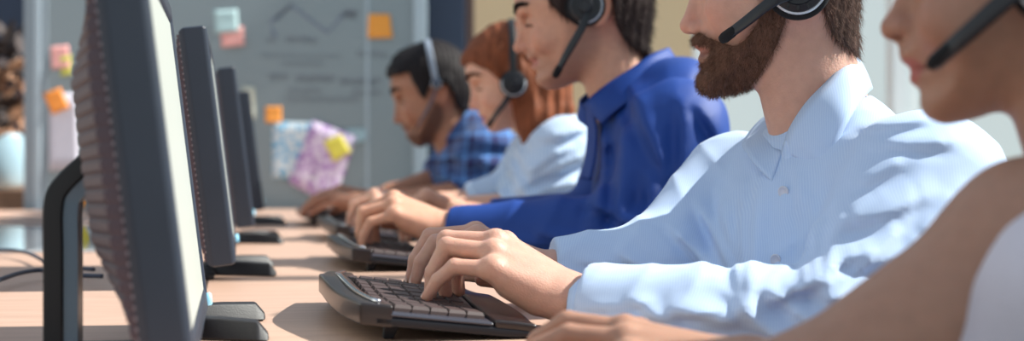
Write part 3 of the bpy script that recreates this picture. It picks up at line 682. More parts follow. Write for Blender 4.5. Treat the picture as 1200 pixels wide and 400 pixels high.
def hand_sdf(W, az, pitch, roll, side, S=1.0, fing=None, elbow=None, re=0.042, spread=1.0, tipz=None):
    """side=+1 left hand (thumb towards -y), -1 right. W wrist centre."""
    fx = np.array([math.cos(az)*math.cos(pitch), math.sin(az)*math.cos(pitch), math.sin(pitch)])
    up = np.array([0, 0, 1.0]); fy = np.cross(up, fx); fy /= np.linalg.norm(fy); fz = np.cross(fx, fy)
    c, s = math.cos(roll), math.sin(roll); fy, fz = fy*c+fz*s, fz*c-fy*s
    th = -side
    def T(x, y, z): return W+S*(fx*x+fy*(y*th)+fz*z)
    mcp = [T(.092, .027, .010), T(.096, .005, .014), T(.089, -.016, .010), T(.079, -.035, .001)]
    seg = [(.046, .027, .021), (.050, .031, .022), (.046, .029, .022), (.036, .021, .019)]
    if fing is None: fing = [(-8, -52, -72), (-2, -55, -78), (-8, -58, -80), (-14, -58, -76)]
    fing = [tuple(math.radians(a) for a in t) for t in fing]
    rad = [(.0100, .0088, .0080, .0066), (.0102, .0090, .0082, .0068), (.0098, .0086, .0078, .0064), (.0088, .0075, .0068, .0056)]
    lat = [0.10*spread, 0.02, -0.06*spread, -0.17*spread]
    hz = np.array([math.cos(az), math.sin(az), 0.0]); lt = np.array([-math.sin(az), math.cos(az), 0.0])*th
    chains = []
    def chain(i, dl):
        p = mcp[i]; ch = [p]
        for j in range(3):
            an = max(fing[i][j]+dl*(.35, 1, 1)[j], -1.75)
            dr = (hz*math.cos(lat[i])+lt*math.sin(lat[i]))*math.cos(an)+np.array([0, 0, math.sin(an)])
            p = p+dr*seg[i][j]*S; ch.append(p)
        return ch
    for i in range(4):
        dl = 0.0
        if tipz is not None:      # bend the finger until its tip rests on the key
            a, b = -1.0, 1.6
            for _ in range(24):
                dl = (a+b)/2
                if chain(i, dl)[3][2] < tipz: a = dl
                else: b = dl
        chains.append(chain(i, dl))
    tb = [T(.018, .022, -.010), T(.050, .040, -.018), T(.080, .046, -.028), T(.102, .042, -.038)]
    carp = [T(.012, .014, .002), T(.010, .004, .004), T(.010, -.008, .003), T(.012, -.018, -.001)]
    def f(p):
        d = None
        for i in range(4):
            a = cone(p, carp[i], mcp[i], .0165*S, .0118*S); d = a if d is None else smin(d, a, .012*S)
        d = smin(d, cone(p, T(.03, -.02, -.010), T(.06, -.024, -.008), .014*S, .013*S), .012*S)
        d = smin(d, cone(p, T(.03, .016, -.012), T(.07, .016, -.006), .014*S, .012*S), .012*S)
        for i in range(4):
            ch = chains[i]; r = rad[i]
            g = cone(p, ch[0], ch[1], r[0]*S, r[1]*S)
            g = smin(g, cone(p, ch[1], ch[2], r[1]*1.02*S, r[2]*S), .003*S)
            g = smin(g, cone(p, ch[2], ch[3], r[2]*S, r[3]*S), .002*S)
            d = smin(d, g, .0055*S)
            d = smin(d, ell(p, ch[0]+fz*.004*S, np.array([.009]*3)*S), .006*S)
        t = smin(cone(p, tb[0], tb[1], .016*S, .0115*S), cone(p, tb[1], tb[2], .0115*S, .010*S), .004)
        t = smin(t, cone(p, tb[2], tb[3], .010*S, .0075*S), .003); d = smin(d, t, .012*S)
        # wrist and forearm, wider than it is high at the wrist
        if elbow is not None:
            w1 = W+(elbow-W)*0.22
            d = smin(d, cone(p, T(.004, .010, 0), w1+fy*th*.006, .0205*S, .024*S), .012*S)
            d = smin(d, cone(p, T(.004, -.010, 0), w1-fy*th*.006, .0205*S, .024*S), .012*S)
            d = smin(d, cone(p, w1, elbow, .029*S, re), .02)
        # tendon hints
        return d
    pts = np.array([q for ch in chains for q in ch]+tb+[W]+mcp)
    lo = pts.min(0)-.045; hi = pts.max(0)+.045
    if elbow is not None: lo = np.minimum(lo, elbow-re-.02); hi = np.maximum(hi, elbow+re+.02)
    nails = []
    for i in range(4):
        ch = chains[i]; d = ch[3]-ch[2]; d /= np.linalg.norm(d); s_ = np.cross(d, lt); s_ /= np.linalg.norm(s_)
        if s_@fx < 0: s_ = -s_
        nails.append((ch[3]-d*.002*S, d, s_, rad[i][3]*S))
    return f, lo, hi, dict(tips=[c[-1] for c in chains], nails=nails)

def shirt_sdf(F, B, infl=0.0):
    """torso and sleeves from pixel landmarks"""
    g = lambda k: F.L(*B[k])
    sn, sf, nk, hip = g('sh_n'), g('sh_f'), g('neck'), g('hip')
    be = math.radians(B['face']); fc = np.array([math.cos(be), math.sin(be), 0]); lf = np.array([-math.sin(be), math.cos(be), 0])
    mid = (sn+sf)/2; up = mid-hip; up /= np.linalg.norm(up); fc2 = fc-up*(fc@up); fc2 /= np.linalg.norm(fc2)
    AX = np.array([fc2, np.cross(up, fc2), up]); tl = np.linalg.norm(mid-hip)
    cd, cw = B.get('cd', .12), B.get('cw', .18); ch = mid-up*0.16+fc2*B.get('cf', .02); ab = mid-up*0.34+fc2*B.get('af', .02)
    arms = []
    for side in 'nf':
        if 'el_'+side in B:
            arms.append((g('sh_'+side), g('el_'+side), g('wr_'+side), B.get('r_'+side, (.066, .056, .040))))
    def body(p):
        d = ell(p, ch, (cd, cw, .20), AX)
        d = smin(d, ell(p, ab, (cd*.98, cw*.88, .20), AX), .06)
        d = smin(d, ell(p, hip, (.13, .17, .14), AX), .06)
        d = smin(d, cone(p, sn*0.8+sf*0.2-up*.03, sn*0.2+sf*0.8-up*.03, .065, .065), .05)
        for s_ in (sn, sf):
            d = smin(d, cone(p, nk, s_-up*.01, B.get('trap', .05), .052), .05)
        if 'bump' in B:
            for bx, br in B['bump']: d = smin(d, ell(p, F.L(*bx), br), .05)
        return d-infl
    def sleeve(p):
        d = None
        for s_, e, w, r in arms:
            a = smin(cone(p, s_, e, r[0], r[1]), cone(p, e, w, r[1], r[2]), .02)
            ax = (w-e)/np.linalg.norm(w-e); a = smax(a, (p-w)@ax.astype(np.float32), .004)
            d = a if d is None else np.minimum(d, a)
        return d-infl
    return body, sleeve, dict(up=up, fc=fc2, AX=AX, mid=mid, hip=hip, arms=arms, ch=ch)

def px_folds(F, lst, ydep=.15, ymin=-.02, ymax=9, k=1.0):
    """folds of the cloth: each a line with one steep and one gentle flank, (x1, y1, x2, y2, width, height mm)"""
    S = []
    for x1, y1, x2, y2, w, am in lst:
        a = F.L(x1, y1, ydep); b = F.L(x2, y2, ydep); S.append((a[[0, 2]], b[[0, 2]], w*F.D/FPX, am*.001*k))
    def f(p):
        xz = p[:, [0, 2]]; o = np.zeros(len(p), np.float32)
        for a, b, w, am in S:
            ab = b-a; L = np.linalg.norm(ab); t = (xz-a)@(ab/L)/L; n = np.array([-ab[1], ab[0]])/L
            s = (xz-a)@n+.18*L*np.sin(t*2.6+a[0]*50)*.35; ss = np.where(s > 0, s/(w*.55), s/(w*1.5))
            te = np.clip(1-np.maximum(np.maximum(-t, t-1), 0)*L/(w*1.6), 0, 1)*np.clip(.35+1.3*np.sin(np.clip(t, .05, .95)*PI), 0, 1)
            o += (am*te*(np.exp(-ss**2)-.45*np.exp(-((s-w*1.25)/(w*.8))**2))).astype(np.float32)
        return o*np.clip((p[:, 1]-ymin)/.03, 0, 1)*np.clip((ymax-p[:, 1])/.03, 0, 1)
    return f
def bbox(ptsr):
    lo = np.min([p-r for p, r in ptsr], 0); hi = np.max([p+r for p, r in ptsr], 0); return lo, hi

def tube_obj(name, path, rads, m, parent, n=28, up=(0, 0, 1), thick=0.0):
    bm = bmesh.new(); sweep(bm, path, rads, n=n, up=up, cap=not thick)
    o = bm_obj(name, bm, m, parent, smooth=True)
    if thick: s = o.modifiers.new('cloth', 'SOLIDIFY'); s.thickness = thick; s.offset = 0
    return o
def patch(name, rowA, rowB, m, parent, bulge=0.004, nu=6, nv=6, thick=0.0025, mid=None):
    A = catmull(rowA, nu); Bq = catmull(rowB, nu); Mq = catmull(mid, nu) if mid else None; V = []; Fc = []
    for a, b, i in zip(A, Bq, range(len(A))):
        for j in range(nv+1):
            t = j/nv
            if Mq is not None: q = a*(1-t)*(1-2*t)+Mq[i]*4*t*(1-t)+b*t*(2*t-1)
            else: q = a*(1-t)+b*t
            V.append(q)
    k = nv+1
    for i in range(len(A)-1):
        for j in range(nv): Fc.append((i*k+j, (i+1)*k+j, (i+1)*k+j+1, i*k+j+1))
    o = from_py(name, V, Fc, m, parent)
    s = o.modifiers.new('cloth', 'SOLIDIFY'); s.thickness = thick; s.offset = 0
    return o

def headset(F, H, pt, label, cupr=.031, boom=None, boomw=.005, band='black', ring=True, foam=True, cupm='headset_plastic', cushm='foam', out=.0):
    """one headset: near cup with its cushion, band over the crown, far cup, microphone boom"""
    rt = empty('headset', F.root.tolist(), F.rz); tag(rt, label, 'headset', 'headsets of the call-centre workers')
    cx = F.L(*H['cup']); W = pt['Wc']+.004+out
    for s in (1, -1):
        c = np.array([cx[0], s*W, cx[2]])
        bm = bmesh.new(); lathe(bm, [(cupr*.55, -.004), (cupr*.97, -.004), (cupr*1.06, .003), (cupr*1.04, .010), (cupr*.9, .0135), (cupr*.5, .0125)], c, (0, s, 0), 48)
        bm_obj('ear_cushion', bm, cushm, rt, smooth=True)
        bm = bmesh.new(); k = cupr*.86
        lathe(bm, [(k, .010), (k*1.0, .017), (k*.96, .0195), (k*.72, .0215), (k*.68, .0195), (k*.5, .0195), (k*.48, .0235), (k*.42, .026), (k*.30, .0265), (k*.27, .0245), (k*.05, .0245)], c, (0, s, 0), 48)
        cup = bm_obj('ear_cup', bm, cupm, rt, smooth=True)
        cup.modifiers.new('es', 'EDGE_SPLIT').split_angle = 0.6
        if s == 1:
            if ring:      # pale crescent round the lower edge of the cup
                bm = bmesh.new(); path = [Vector((c[0]+math.cos(a)*k*.99, c[1]+.0155, c[2]+math.sin(a)*k*.99)) for a in np.linspace(math.radians(H.get('ringa', (-195, 15))[0]), math.radians(H.get('ringa', (-195, 15))[1]), 30)]
                sweep(bm, path, [(.0022, .0022)]*30, n=8, up=(0, 1, 0)); bm_obj('pale_trim_ring', bm, 'silver', rt, smooth=True)['label'] = 'silver white trim arc'
                bm = bmesh.new()
                for a in np.linspace(math.radians(-170), math.radians(-10), 7):    # vent slots round the rim
                    d = Vector((math.cos(a), 0, math.sin(a))); o0 = Vector(c)+Vector((0, .0212, 0))
                    sweep(bm, [o0+d*k*.74, o0+d*k*.90], [(.0014, .0006)]*2, sect='box', up=(0, 1, 0))
                bm_obj('vent_slot', bm, 'black', cup)
    # band: over the crown from cup to cup
    top = F.L(*H['bandtop']); n = 40; path = []
    for i in range(n+1):
        a = PI*i/n; ca = math.cos(a); yy = math.copysign(abs(ca)**.72, ca)*(W+.016); u = math.sin(a)**0.72
        path.append(Vector((cx[0]+(top[0]-cx[0])*u, yy, cx[2]+(top[2]-cx[2])*u)))
    bm = bmesh.new(); sweep(bm, path, [(.0028, .0075)]*(n+1), sect='box', up=(1, 0, 0.0001)); bm_obj('headband', bm, band, rt, smooth=True)
    # boom
    q = [F.L(*b) for b in boom]; q = catmull(q, 8); k = len(q)
    bm = bmesh.new(); sweep(bm, q, [(boomw*.5, boomw*(1.15-.25*i/k)) for i in range(k)], sect='box', up=(0, 0, 1)); bm_obj('microphone_boom', bm, H.get('boomm', 'headset_plastic'), rt, smooth=True)
    d = Vector(q[-1]-q[-3]).normalized(); e = Vector(q[-1])
    bm = bmesh.new(); g_ = 1.0 if foam else .80; lathe(bm, [(boomw*.5*g_, -.020), (boomw*.95*g_, -.018), (boomw*1.1*g_, -.012), (boomw*1.12*g_, -.002), (boomw*.9*g_, .003), (boomw*.3*g_, .005)], e, d, 20)
    bm_obj('microphone', bm, 'foam', rt, smooth=True)
    return rt
# ------------------------------------------------------------ building one person
QUAL = 1.0
def lerpc(a, b, w): return a*(1-w[:, None])+np.array(b, np.float32)*w[:, None]
def person(label, F, H, B, hands, skin, vox, stub=None, lip=(168, 100, 92), fold=None):
    rt = empty('person', F.root.tolist(), F.rz); tag(rt, label, 'person', 'call-centre workers seated along the desk')
    sk = np.array(lin(skin), np.float32)
    hf, pt = head_sdf(F, H)
    pp = [F.L(x, y) for x, y in H['poly']]
    lo = np.min(pp, 0); hi = np.max(pp, 0); lo[1] = -.105; hi[1] = .105; lo -= .03; hi += .03; hi[1] = .11
    lo[2] = min(lo[2], pt['n1'][2]-.03); lo[0] = min(lo[0], pt['n1'][0]-.07)
    P, Q = surface(hf, lo, hi, vox['head']*QUAL); P = relax(P, Q, 1, .4)
    N = vnormals(P, Q)
    col = np.repeat(sk[None], len(P), 0); p = P.astype(np.float32); ay = np.abs(p[:, 1]); pq = p.copy(); pq[:, 1] = ay
    red = np.clip(near(pq, pt['tip']+np.array([-.012, 0, 0]), .017)*.5+near(pq, pt['eye']+np.array([-.01, .045, -.035]), .025)*.45+near(pq, pt['ear']+np.array([0, .08, 0]), .03)*.6, 0, 1)
    col = lerpc(col, sk*np.array([1.05, .72, .66]), red)
    mo = pt['mouth']; e = ell(pq, mo+np.array([-.004, 0, 0]), np.array(H.get('lipr', (.016, .024, .0085))))
    col = lerpc(col, lin(lip), np.clip(.5-e/.003, 0, 1)*.85)
    mt = cone(pq, mo+np.array([0.006, 0, 0]), mo+np.array([-.019, .025*pt['ms'], H.get('smile', 0)]), .0006, .0004)
    col = lerpc(col, lin((96, 48, 44)), np.clip(1-mt/.0022, 0, 1)*.8)
    nos = ell(pq, pt['tip']+(pt['nb']-pt['tip'])*.62+np.array([-.003, .0065, -.002]), np.array([.005, .0028, .003])); col = lerpc(col, lin((70, 36, 32)), np.clip(.5-nos/.002, 0, 1)*.8)
    if stub is not None:
        mk, c, st = stub; d = mk(p)+.003*snoise(p, 120, 4)+np.where(e < .001, .02, 0); col = lerpc(col, lin(c), np.clip(.5-d/.012, 0, 1)*st)
    bd, sl, T = shirt_sdf(F, B, -0.022)
    VV = [P]; QQ = [Q]; CC = [col]; nv = len(P)
    P2, Q2 = surface(lambda q: np.minimum(bd(q), sl(q)) if B.get('skinarms', True) else bd(q), T['mid']-np.array([.38, .36, .62]), T['mid']+np.array([.40, .36, .14]), .012)
    VV.append(P2); QQ.append(Q2+nv); CC.append(np.repeat(sk[None], len(P2), 0)); nv += len(P2); info = []
    for h in hands:
        W = F.L(*h['w']); E = F.L(*h['e'])
        f, l, u, ifo = hand_sdf(W, math.radians(h['az']), math.radians(h['pitch']), math.radians(h.get('roll', 0)), h['side'], h.get('S', 1), h.get('fing'), E, h.get('re', .042), h.get('spread', 1), h.get('tipz', .7695))
        if 'ext' in h:
            S2 = F.L(*h['ext']); f0 = f
            f = lambda q, f0=f0, S2=S2, E=E, h=h: smin(smin(f0(q), cone(q, E, S2, h['re']*1.0, h['rs']), .03), ell(q, S2, (h['rs']*1.12,)*3), .03)
            l = np.minimum(l, S2-.09); u = np.maximum(u, S2+.09)
        P3, Q3 = surface(f, l, u, h.get('vox', vox['hand'])*QUAL); P3 = relax(P3, Q3, 1, .35)
        c3 = np.repeat(sk[None], len(P3), 0); q3 = P3.astype(np.float32)
        rr = np.zeros(len(P3), np.float32)
        for t in ifo['tips']: rr = np.maximum(rr, near(q3, t, .014)*.55)
        c3 = lerpc(c3, sk*np.array([1.03, .80, .76]), rr)
        VV.append(P3); QQ.append(Q3+nv); CC.append(c3); nv += len(P3); info.append(ifo)
    body = np_obj('body', np.concatenate(VV), np.concatenate(QQ), 'skin', rt, np.concatenate(CC))
    for ifo in info:
        for c, d, s_, r in ifo['nails']:
            bm = bmesh.new(); up = Vector(s_); dd = Vector(d); sd = dd.cross(up); cc = Vector(c)
            rings = []
            for i in range(5):
                u = (i/4-.5); row = []
                for j in range(5):
                    v = (j/4-.5)*2; row.append(bm.verts.new(cc+dd*(u*r*1.9)+sd*(math.sin(v*.95)*r*.80)+up*(math.cos(v*.95)*r*1.06+.0001-abs(u)*.0006)))
                rings.append(row)
            for a, b in zip(rings, rings[1:]):
                for j in range(4): bm.faces.new((a[j], a[j+1], b[j+1], b[j]))
            bm_obj('fingernail', bm, 'nail', body, smooth=True)
    HP, HN = P, N
    # eyes: eyeball under the lid and a lash line
    for s in (1, -1):
        ec = pt['eyc']+np.array([-.001, s*.031*pt['ms'], 0]); ms = pt['ms']
        rE = .0150*ms; path = []
        for t in np.linspace(-1.2, 1.75, 14)*s:
            el = -.50+.14*math.cos(t*1.4); path.append(Vector(ec+rE*np.array([math.cos(t)*math.cos(el), math.sin(t)*math.cos(el), math.sin(el)])))
        bm = bmesh.new(); sweep(bm, path, [(.0011, .0015)]*14, n=6); bm_obj('eyelashes', bm, 'lash', body, smooth=True)
    if H.get('browc'):
        for s in (1, -1):
            yy = HP[:, 1]*s/pt['ms']; t = (yy-.011)/.047; zc = pt['eye'][2]+.0205*pt['ms']+.0065*np.sin(np.clip(t, 0, 1)*2.5)
            ok = np.nonzero((t > 0) & (t < 1) & (np.abs(HP[:, 2]-zc) < .0046*(1.15-t)) & (HP[:, 0] > pt['eye'][0]-.04))[0]
            if not len(ok): continue
            ii = np.random.RandomState(9).choice(ok, 700); Pb = HP[ii]+np.random.RandomState(8).normal(size=(700, 3))*.0011
            strands('eyebrow', Pb, HN[ii], np.repeat(np.array([[-.45, s*.85, .15]]), 700, 0), .0085, .00055, H['browc'], body, 5, lift=.25)
    # shirt
    sc = B.get('infl', .006); bd, sl, T = shirt_sdf(F, B, sc)
    fo = fold or (lambda p, T: 0); cut = B.get('cut'); mk = mask2d(F, cut, 0) if cut else None; neckc = F.L(*B['neck'])
    ncut = B.get('ncut')
    def sf(p):
        d = smin(bd(p), sl(p), B.get('ks', .022)) if B.get('sleeves', True) else bd(p)
        w = fo(p, T); d = d-w
        if mk is not None: d = smax(d, mk(p), .003)
        if ncut is not None: d = smax(d, -cone(p, F.L(*ncut[0]), F.L(*ncut[1]), ncut[2], ncut[3]), .004)
        return d
    pr = [(T['mid'], .27), (T['hip'], .24)]+[(a, .09) for s_, e_, w_, r_ in T['arms'] for a in (s_, e_, w_)]
    lo, hi = bbox(pr); lo[2] = max(lo[2], T['hip'][2]-.02)
    P, Q = surface(sf, lo, hi, vox['shirt']*QUAL, margin=.02); P = relax(P, Q, 1, .3)
    np_obj(B.get('name', 'shirt'), P, Q, B['mat'], rt)
    # trousers and shoes, seated
    hp = T['hip']; xh = hp[0]; zt = hp[2]
    def lg(p):
        d = ell(p, (xh, 0, zt-.03), (.14, .185, .12))
        for s in (1, -1):
            d = smin(d, smin(cone(p, np.array([xh, s*.09, zt-.08]), np.array([xh+.40, s*.10, .56]), .082, .062), cone(p, np.array([xh+.40, s*.10, .56]), np.array([xh+.34, s*.10, .11]), .06, .045), .02), .03)
        return d
    P, Q = surface(lg, (xh-.2, -.26, .03), (xh+.52, .26, zt+.12), .012); np_obj('trousers', P, Q, 'trousers', rt)
    for s in (1, -1):
        def sh(p, s=s): return smax(smin(cone(p, np.array([xh+.33, s*.10, .045]), np.array([xh+.50, s*.11, .035]), .045, .035), cone(p, np.array([xh+.33, s*.10, .05]), np.array([xh+.335, s*.10, .11]), .042, .040), .02), .002-p[:, 2], .002)
        P, Q = surface(sh, (xh+.25, s*.1-.09, -.01), (xh+.58, s*.1+.09, .17), .008); np_obj('shoe', P, Q, 'shoe', rt)
    return rt, hf, pt, T, sf

def hair_shell(name, F, hf, pt, mask, thick, m, rt, vox, amp=.002, extra=None, lo=None, hi=None, sd=3, fr=260, sharp=1.2):
    def f(p):
        th = thick*(1+.22*snoise(p, 45, sd)) + amp*ridge(p*np.array([1, 1, .35], np.float32), (1, .4, .2), fr, 1.6, sd, sharp)
        d = hf(p)-th
        d = smax(d, mask(p)+.004*snoise(p, 90, sd+1), .007)
        if extra is not None: d = smin(d, extra(p)-amp*2*ridge(p*np.array([1, 1, .25], np.float32), (1, .6, .1), fr*.8, 2.0, sd+2, 1.2), .012)
        return d
    pol = pt['pol']; l = np.array([pol.lo[0]+.07, -.11, pol.lo[1]+.06]); h = np.array([pol.lo[0]+pol.h*pol.d.shape[0]-.07, .11, pol.lo[1]+pol.h*pol.d.shape[1]-.06])
    if lo is not None: l = np.minimum(l, lo); h = np.maximum(h, hi)
    P, Q = surface(f, l, h, vox*QUAL); return np_obj(name, P, Q, m, rt), P, Q

def cuff(F, a, b, r0, r1, m, rt, name='cuff'):
    A = F.L(*a); C = F.L(*b); path = [A+(C-A)*t for t in np.linspace(0, 1, 9)]; rad = []
    for i, t in enumerate(np.linspace(0, 1, 9)):
        r = r0+(r1-r0)*t; r -= .0015*math.sin(PI*t)*-1; rad.append((r, r*.86))
    o = tube_obj(name, path, rad, m, rt, n=40, thick=.0028); return o

# ============================================================ the five people
# --- the bearded man in the pale blue shirt (in focus)
FA = Fig(930, 1.60)
HA = dict(poly=[(880,-122),(845,-112),(822,-90),(811,-62),(807,-40),(814,-18),(817,5),(818,28),(817,42),(812,51),(815,57),(822,61.5),(818,66),(818,73),(826,81),(818,92),(820,103),(832,111),(855,109),(885,100),(915,88),(945,72),(975,57),(994,38),(1000,5),(1002,-35),(996,-75),(978,-103),(950,-120),(915,-126)],
          ear=(936,2), chin=(832,110), tip=(797.5,30), nasion=(813,-18), nosebase=(818,44), eye=(822,-15), mouth=(818,62), neck=[(940,66),(972,185),.055], jaw=.066,
          cup=(935,-4), bandtop=(930,-128), browc='hair_a')
BA = dict(sh_n=(1086,226,.165), sh_f=(866,228,-.15), neck=(982,172,0), hip=(1030,600,0), face=34, cd=.120, cw=.175, mat='shirt_a', infl=.006,
          el_n=(1000,405,.27), wr_n=(694,366,.24), r_n=(.074,.062,.040), el_f=(775,318,-.02), wr_f=(656,322,.02), r_f=(.070,.050,.036),
          ncut=[(935,40,0),(968,150,.008),.056,.050], trap=.046)
fa1 = px_folds(FA, [(965,330,1060,262,11,7),(935,325,1010,292,8,6),(900,350,975,312,9,7),(985,252,1078,232,11,6),(1000,212,1058,184,9,5),(1022,150,1092,134,7,4),(1032,172,1112,162,8,4),
   (698,352,770,342,5,3),(740,378,850,346,8,6),(765,402,880,358,9,6),(800,345,905,384,8,7),(858,338,935,388,8,7),(902,338,965,376,8,7),(930,326,1005,356,8,6),(748,346,805,378,6,5),(1075,280,1125,230,10,5),(1000,300,1080,285,10,6)], .22, .09)
fa2 = px_folds(FA, [(690,300,750,312,6,4),(735,296,800,330,8,7),(790,268,835,322,9,8),(822,240,856,310,9,7),(845,228,872,300,8,5),(700,325,760,330,6,5),(660,312,700,328,5,4)], 0.0, -.3, .10)
fa3 = px_folds(FA, [(880,212,893,335,8,4),(938,212,932,335,7,3.5),(957,240,948,335,8,4),(980,255,962,330,8,4),(866,240,880,330,8,5)], .14, -.1)
def fold_a(p, T):
    return fold_a0(p, T)*.5+fa1(p)+fa2(p)+fa3(p)
def fold_a0(p, T):
    el = FA.L(1000,405,.27); ef = FA.L(775,318,-.02); sn = FA.L(1085,212,.165); wn = FA.L(694,366,.24); sfr = FA.L(868,222,-.15); wf = FA.L(656,322,.02)
    d = .0085*ridge(p, (.55,.2,.8), 62, 1.5, 1)*near(p, el+np.array([.06,0,.03]), .16)
    d = d+.0075*ridge(p, (.80,.1,.55), 74, 1.3, 2)*near(p, (el+wn)/2, .13)
    d = d+.0065*ridge(p, (.45,.3,1.0), 66, 1.7, 3)*near(p, sn+np.array([0,0,-.06]), .14)
    d = d+.0070*ridge(p, (.7,.2,.7), 80, 1.5, 5)*near(p, (ef+wf)/2, .10)
    d = d+.0060*ridge(p, (.9,.2,-.35), 60, 1.4, 6)*near(p, (ef+sfr)/2, .13)
    d = d+.0050*ridge(p, (.9,.5,.15), 85, 1.2, 7)*near(p, FA.L(925,300,.15), .12)
    d = d+.0050*ridge(p, (.2,.9,.9), 70, 1.2, 8)*near(p, FA.L(1040,150,.09), .07)
    a = FA.L(922,180,.06); b = FA.L(900,420,.13); q = p-a.astype(np.float32); ab = (b-a)/np.linalg.norm(b-a); t = q@ab.astype(np.float32)
    # placket: raised strip down the front
    side = np.cross(ab, T['fc']); side /= np.linalg.norm(side); w = np.abs(q@side.astype(np.float32)-.002); fr = (q@T['fc'].astype(np.float32)) > -.05
    d = d+.0016*np.clip((.0165-w)/.0015, 0, 1)*np.clip(t/.01, 0, 1)*fr
    # armhole seam: the yoke lies a little over the sleeve
    ax = (sn-T['mid']); ax = ax/np.linalg.norm(ax)+np.array([-.15,0,.25]); ax /= np.linalg.norm(ax)
    s = (p-(sn+np.array([.0,0,.0])).astype(np.float32))@ax.astype(np.float32)
    d = d+.0016*np.clip(.5-(s+.012)/.0025, 0, 1)
    return d
bdA = mask2d(FA, [(800,45),(842,45),(866,54),(886,34),(900,-5),(916,-12),(926,8),(920,44),(905,74),(880,104),(850,124),(798,130)])
handsA = [dict(w=(674,354,.235), e=(1000,405,.27), az=-4, pitch=26, roll=-7, side=1, re=.045, S=1.02, vox=.0019, spread=.45, fing=[(6,-62,-88),(8,-66,-90),(6,-66,-88),(-4,-62,-80)]),
          dict(w=(646,322,.03), e=(775,318,-.02), az=10, pitch=20, spread=.5, roll=6, side=-1, re=.040, S=1.0, fing=[(-2,-38,-58),(2,-42,-62),(-4,-46,-64),(-10,-46,-60)])]
A, hfA, ptA, TA, sfA = person('bearded man with dark headset in pale blue button-up shirt typing, second person from the right', FA, HA, BA, handsA, (202,156,138), dict(head=.0023, hand=.0022, shirt=.0034),
    stub=(bdA, (120,82,66), .85), lip=(190,120,108), fold=fold_a)
lipd = lambda p: ell(np.stack([p[:,0], np.abs(p[:,1]), p[:,2]],1), ptA['mouth']+np.array([-.004,0,-.001]), np.array([.020,.024,.0088]))
beardo, Pb, Qb = hair_shell('beard', FA, hfA, ptA, lambda p: np.maximum(bdA(p), -lipd(p)), .0020, 'beard', A, .0024, amp=.0012, extra=None)
# short hairs of the beard and the back of the head
def coat(name, P, Q, mask, n, length, width, m, rt, down, seed, keep=None, lift=.6):
    N = vnormals(P, Q); p = P.astype(np.float32); w = mask(p) < .001
    if keep is not None: w &= keep(p)
    idx = np.random.RandomState(seed).choice(np.nonzero(w)[0], n); R = np.random.RandomState(seed+1)
    Pj = P[idx]+R.normal(size=(n, 3))*.0012; Nj = N[idx]
    dr = np.array(down)[None]+Nj*lift*.8; dr /= np.linalg.norm(dr, axis=1, keepdims=True)
    return strands(name, Pj-Nj*.001, Nj, dr, length, width, m, rt, seed+2, lift)
ha = hairm('hair_a_light', (128, 98, 84)); M['hair_a_light'] = ha; M['beard_light'] = hairm('beard_light', (136, 100, 82))
coat('beard_hairs', Pb, Qb, bdA, 16000, .0055, .00022, 'beard_light', A, (.25, 0, -1), 11, keep=lambda p: (lipd(p) > .001) & (p[:, 1] > -.03))
coat('beard_hairs', Pb, Qb, bdA, 9000, .0055, .00022, 'beard', A, (.25, 0, -1), 31, keep=lambda p: (lipd(p) > .001) & (p[:, 1] > -.03))
hmA = mask2d(FA, [(1030,-140),(1030,20),(1004,66),(990,60),(972,40),(963,12),(958,-20),(930,-40),(905,-30),(900,-50),(880,-60),(852,-72),(815,-86),(810,-140)])
ho, Ph, Qh = hair_shell('hair', FA, hfA, ptA, hmA, .0062, 'hair_a', A, .0028, amp=.0022)
coat('hair_strands', Ph, Qh, hmA, 9000, .014, .0003, 'hair_a', A, (-.25, 0, -1), 51, keep=lambda p: p[:, 1] > -.05, lift=.12)
coat('hair_strands', Ph, Qh, hmA, 5000, .012, .0003, 'hair_a_light', A, (-.25, 0, -1), 61, keep=lambda p: p[:, 1] > -.05, lift=.12)
cuff(FA, (673,364,.24), (738,367,.243), .0345, .041, 'shirt_a', A)
cuff(FA, (648,322,.025), (690,322,.015), .033, .038, 'shirt_a', A)
L = FA.L
patch('collar', [L(917,176,.060), L(925,152,.070), L(944,122,.070), L(968,97,.058), L(990,75,.030), L(1002,66,-.015)],
      [L(969,207,.118), L(974,190,.120), L(984,163,.116), L(999,134,.100), L(1013,113,.062), L(1022,104,-.015)], 'shirt_a', A, nu=6,
      mid=[L(944,191,.096), L(950,172,.105), L(966,144,.102), L(985,117,.090), L(1003,91,.052), L(1012,79,-.015)])
patch('collar', [L(917,178,.058), L(908,172,.035), L(903,162,.010), L(905,146,-.030), L(930,110,-.062), L(975,80,-.058), L(1002,66,-.015)],
      [L(905,214,.085), L(888,196,.060), L(876,180,.028), L(872,165,-.045), L(905,132,-.105), L(978,112,-.110), L(1022,104,-.015)], 'shirt_a', A, nu=6)
foldA = [L(917,177,.060), L(925,152,.069), L(944,122,.069), L(968,97,.056), L(990,76,.030), L(1001,68,-.015), L(975,82,-.056), L(930,112,-.060), L(906,147,-.030), L(903,162,.008), L(908,172,.032)]
patch('collar_stand', foldA, [q+np.array([0,0,-.050])+(q-L(950,120,0))*np.array([.10,.12,0]) for q in foldA], 'shirt_a', A, nu=5)
def on_surface(F, f, px, py, y0=.35, y1=-.1):
    ys = np.linspace(y0, y1, 500); P = np.array([F.L(px, py, y) for y in ys], np.float32); d = f(P); i = int(np.argmax(d < 0)); return P[i].astype(float)
for px, py in ((919,225),(910,305)):
    c = on_surface(FA, sfA, px, py); n = Vector(TA['fc'])*.8+Vector((0,.6,0)); n.normalize()
    bm = bmesh.new(); lathe(bm, [(.0052,0),(.0062,.001),(.0064,.0022),(.0054,.0032),(.0046,.0024),(.0001,.0022)], Vector(c)-n*.0005, n, 24); b = bm_obj('button', bm, 'button', A, smooth=True)
HA['ringa'] = (-200, 20)
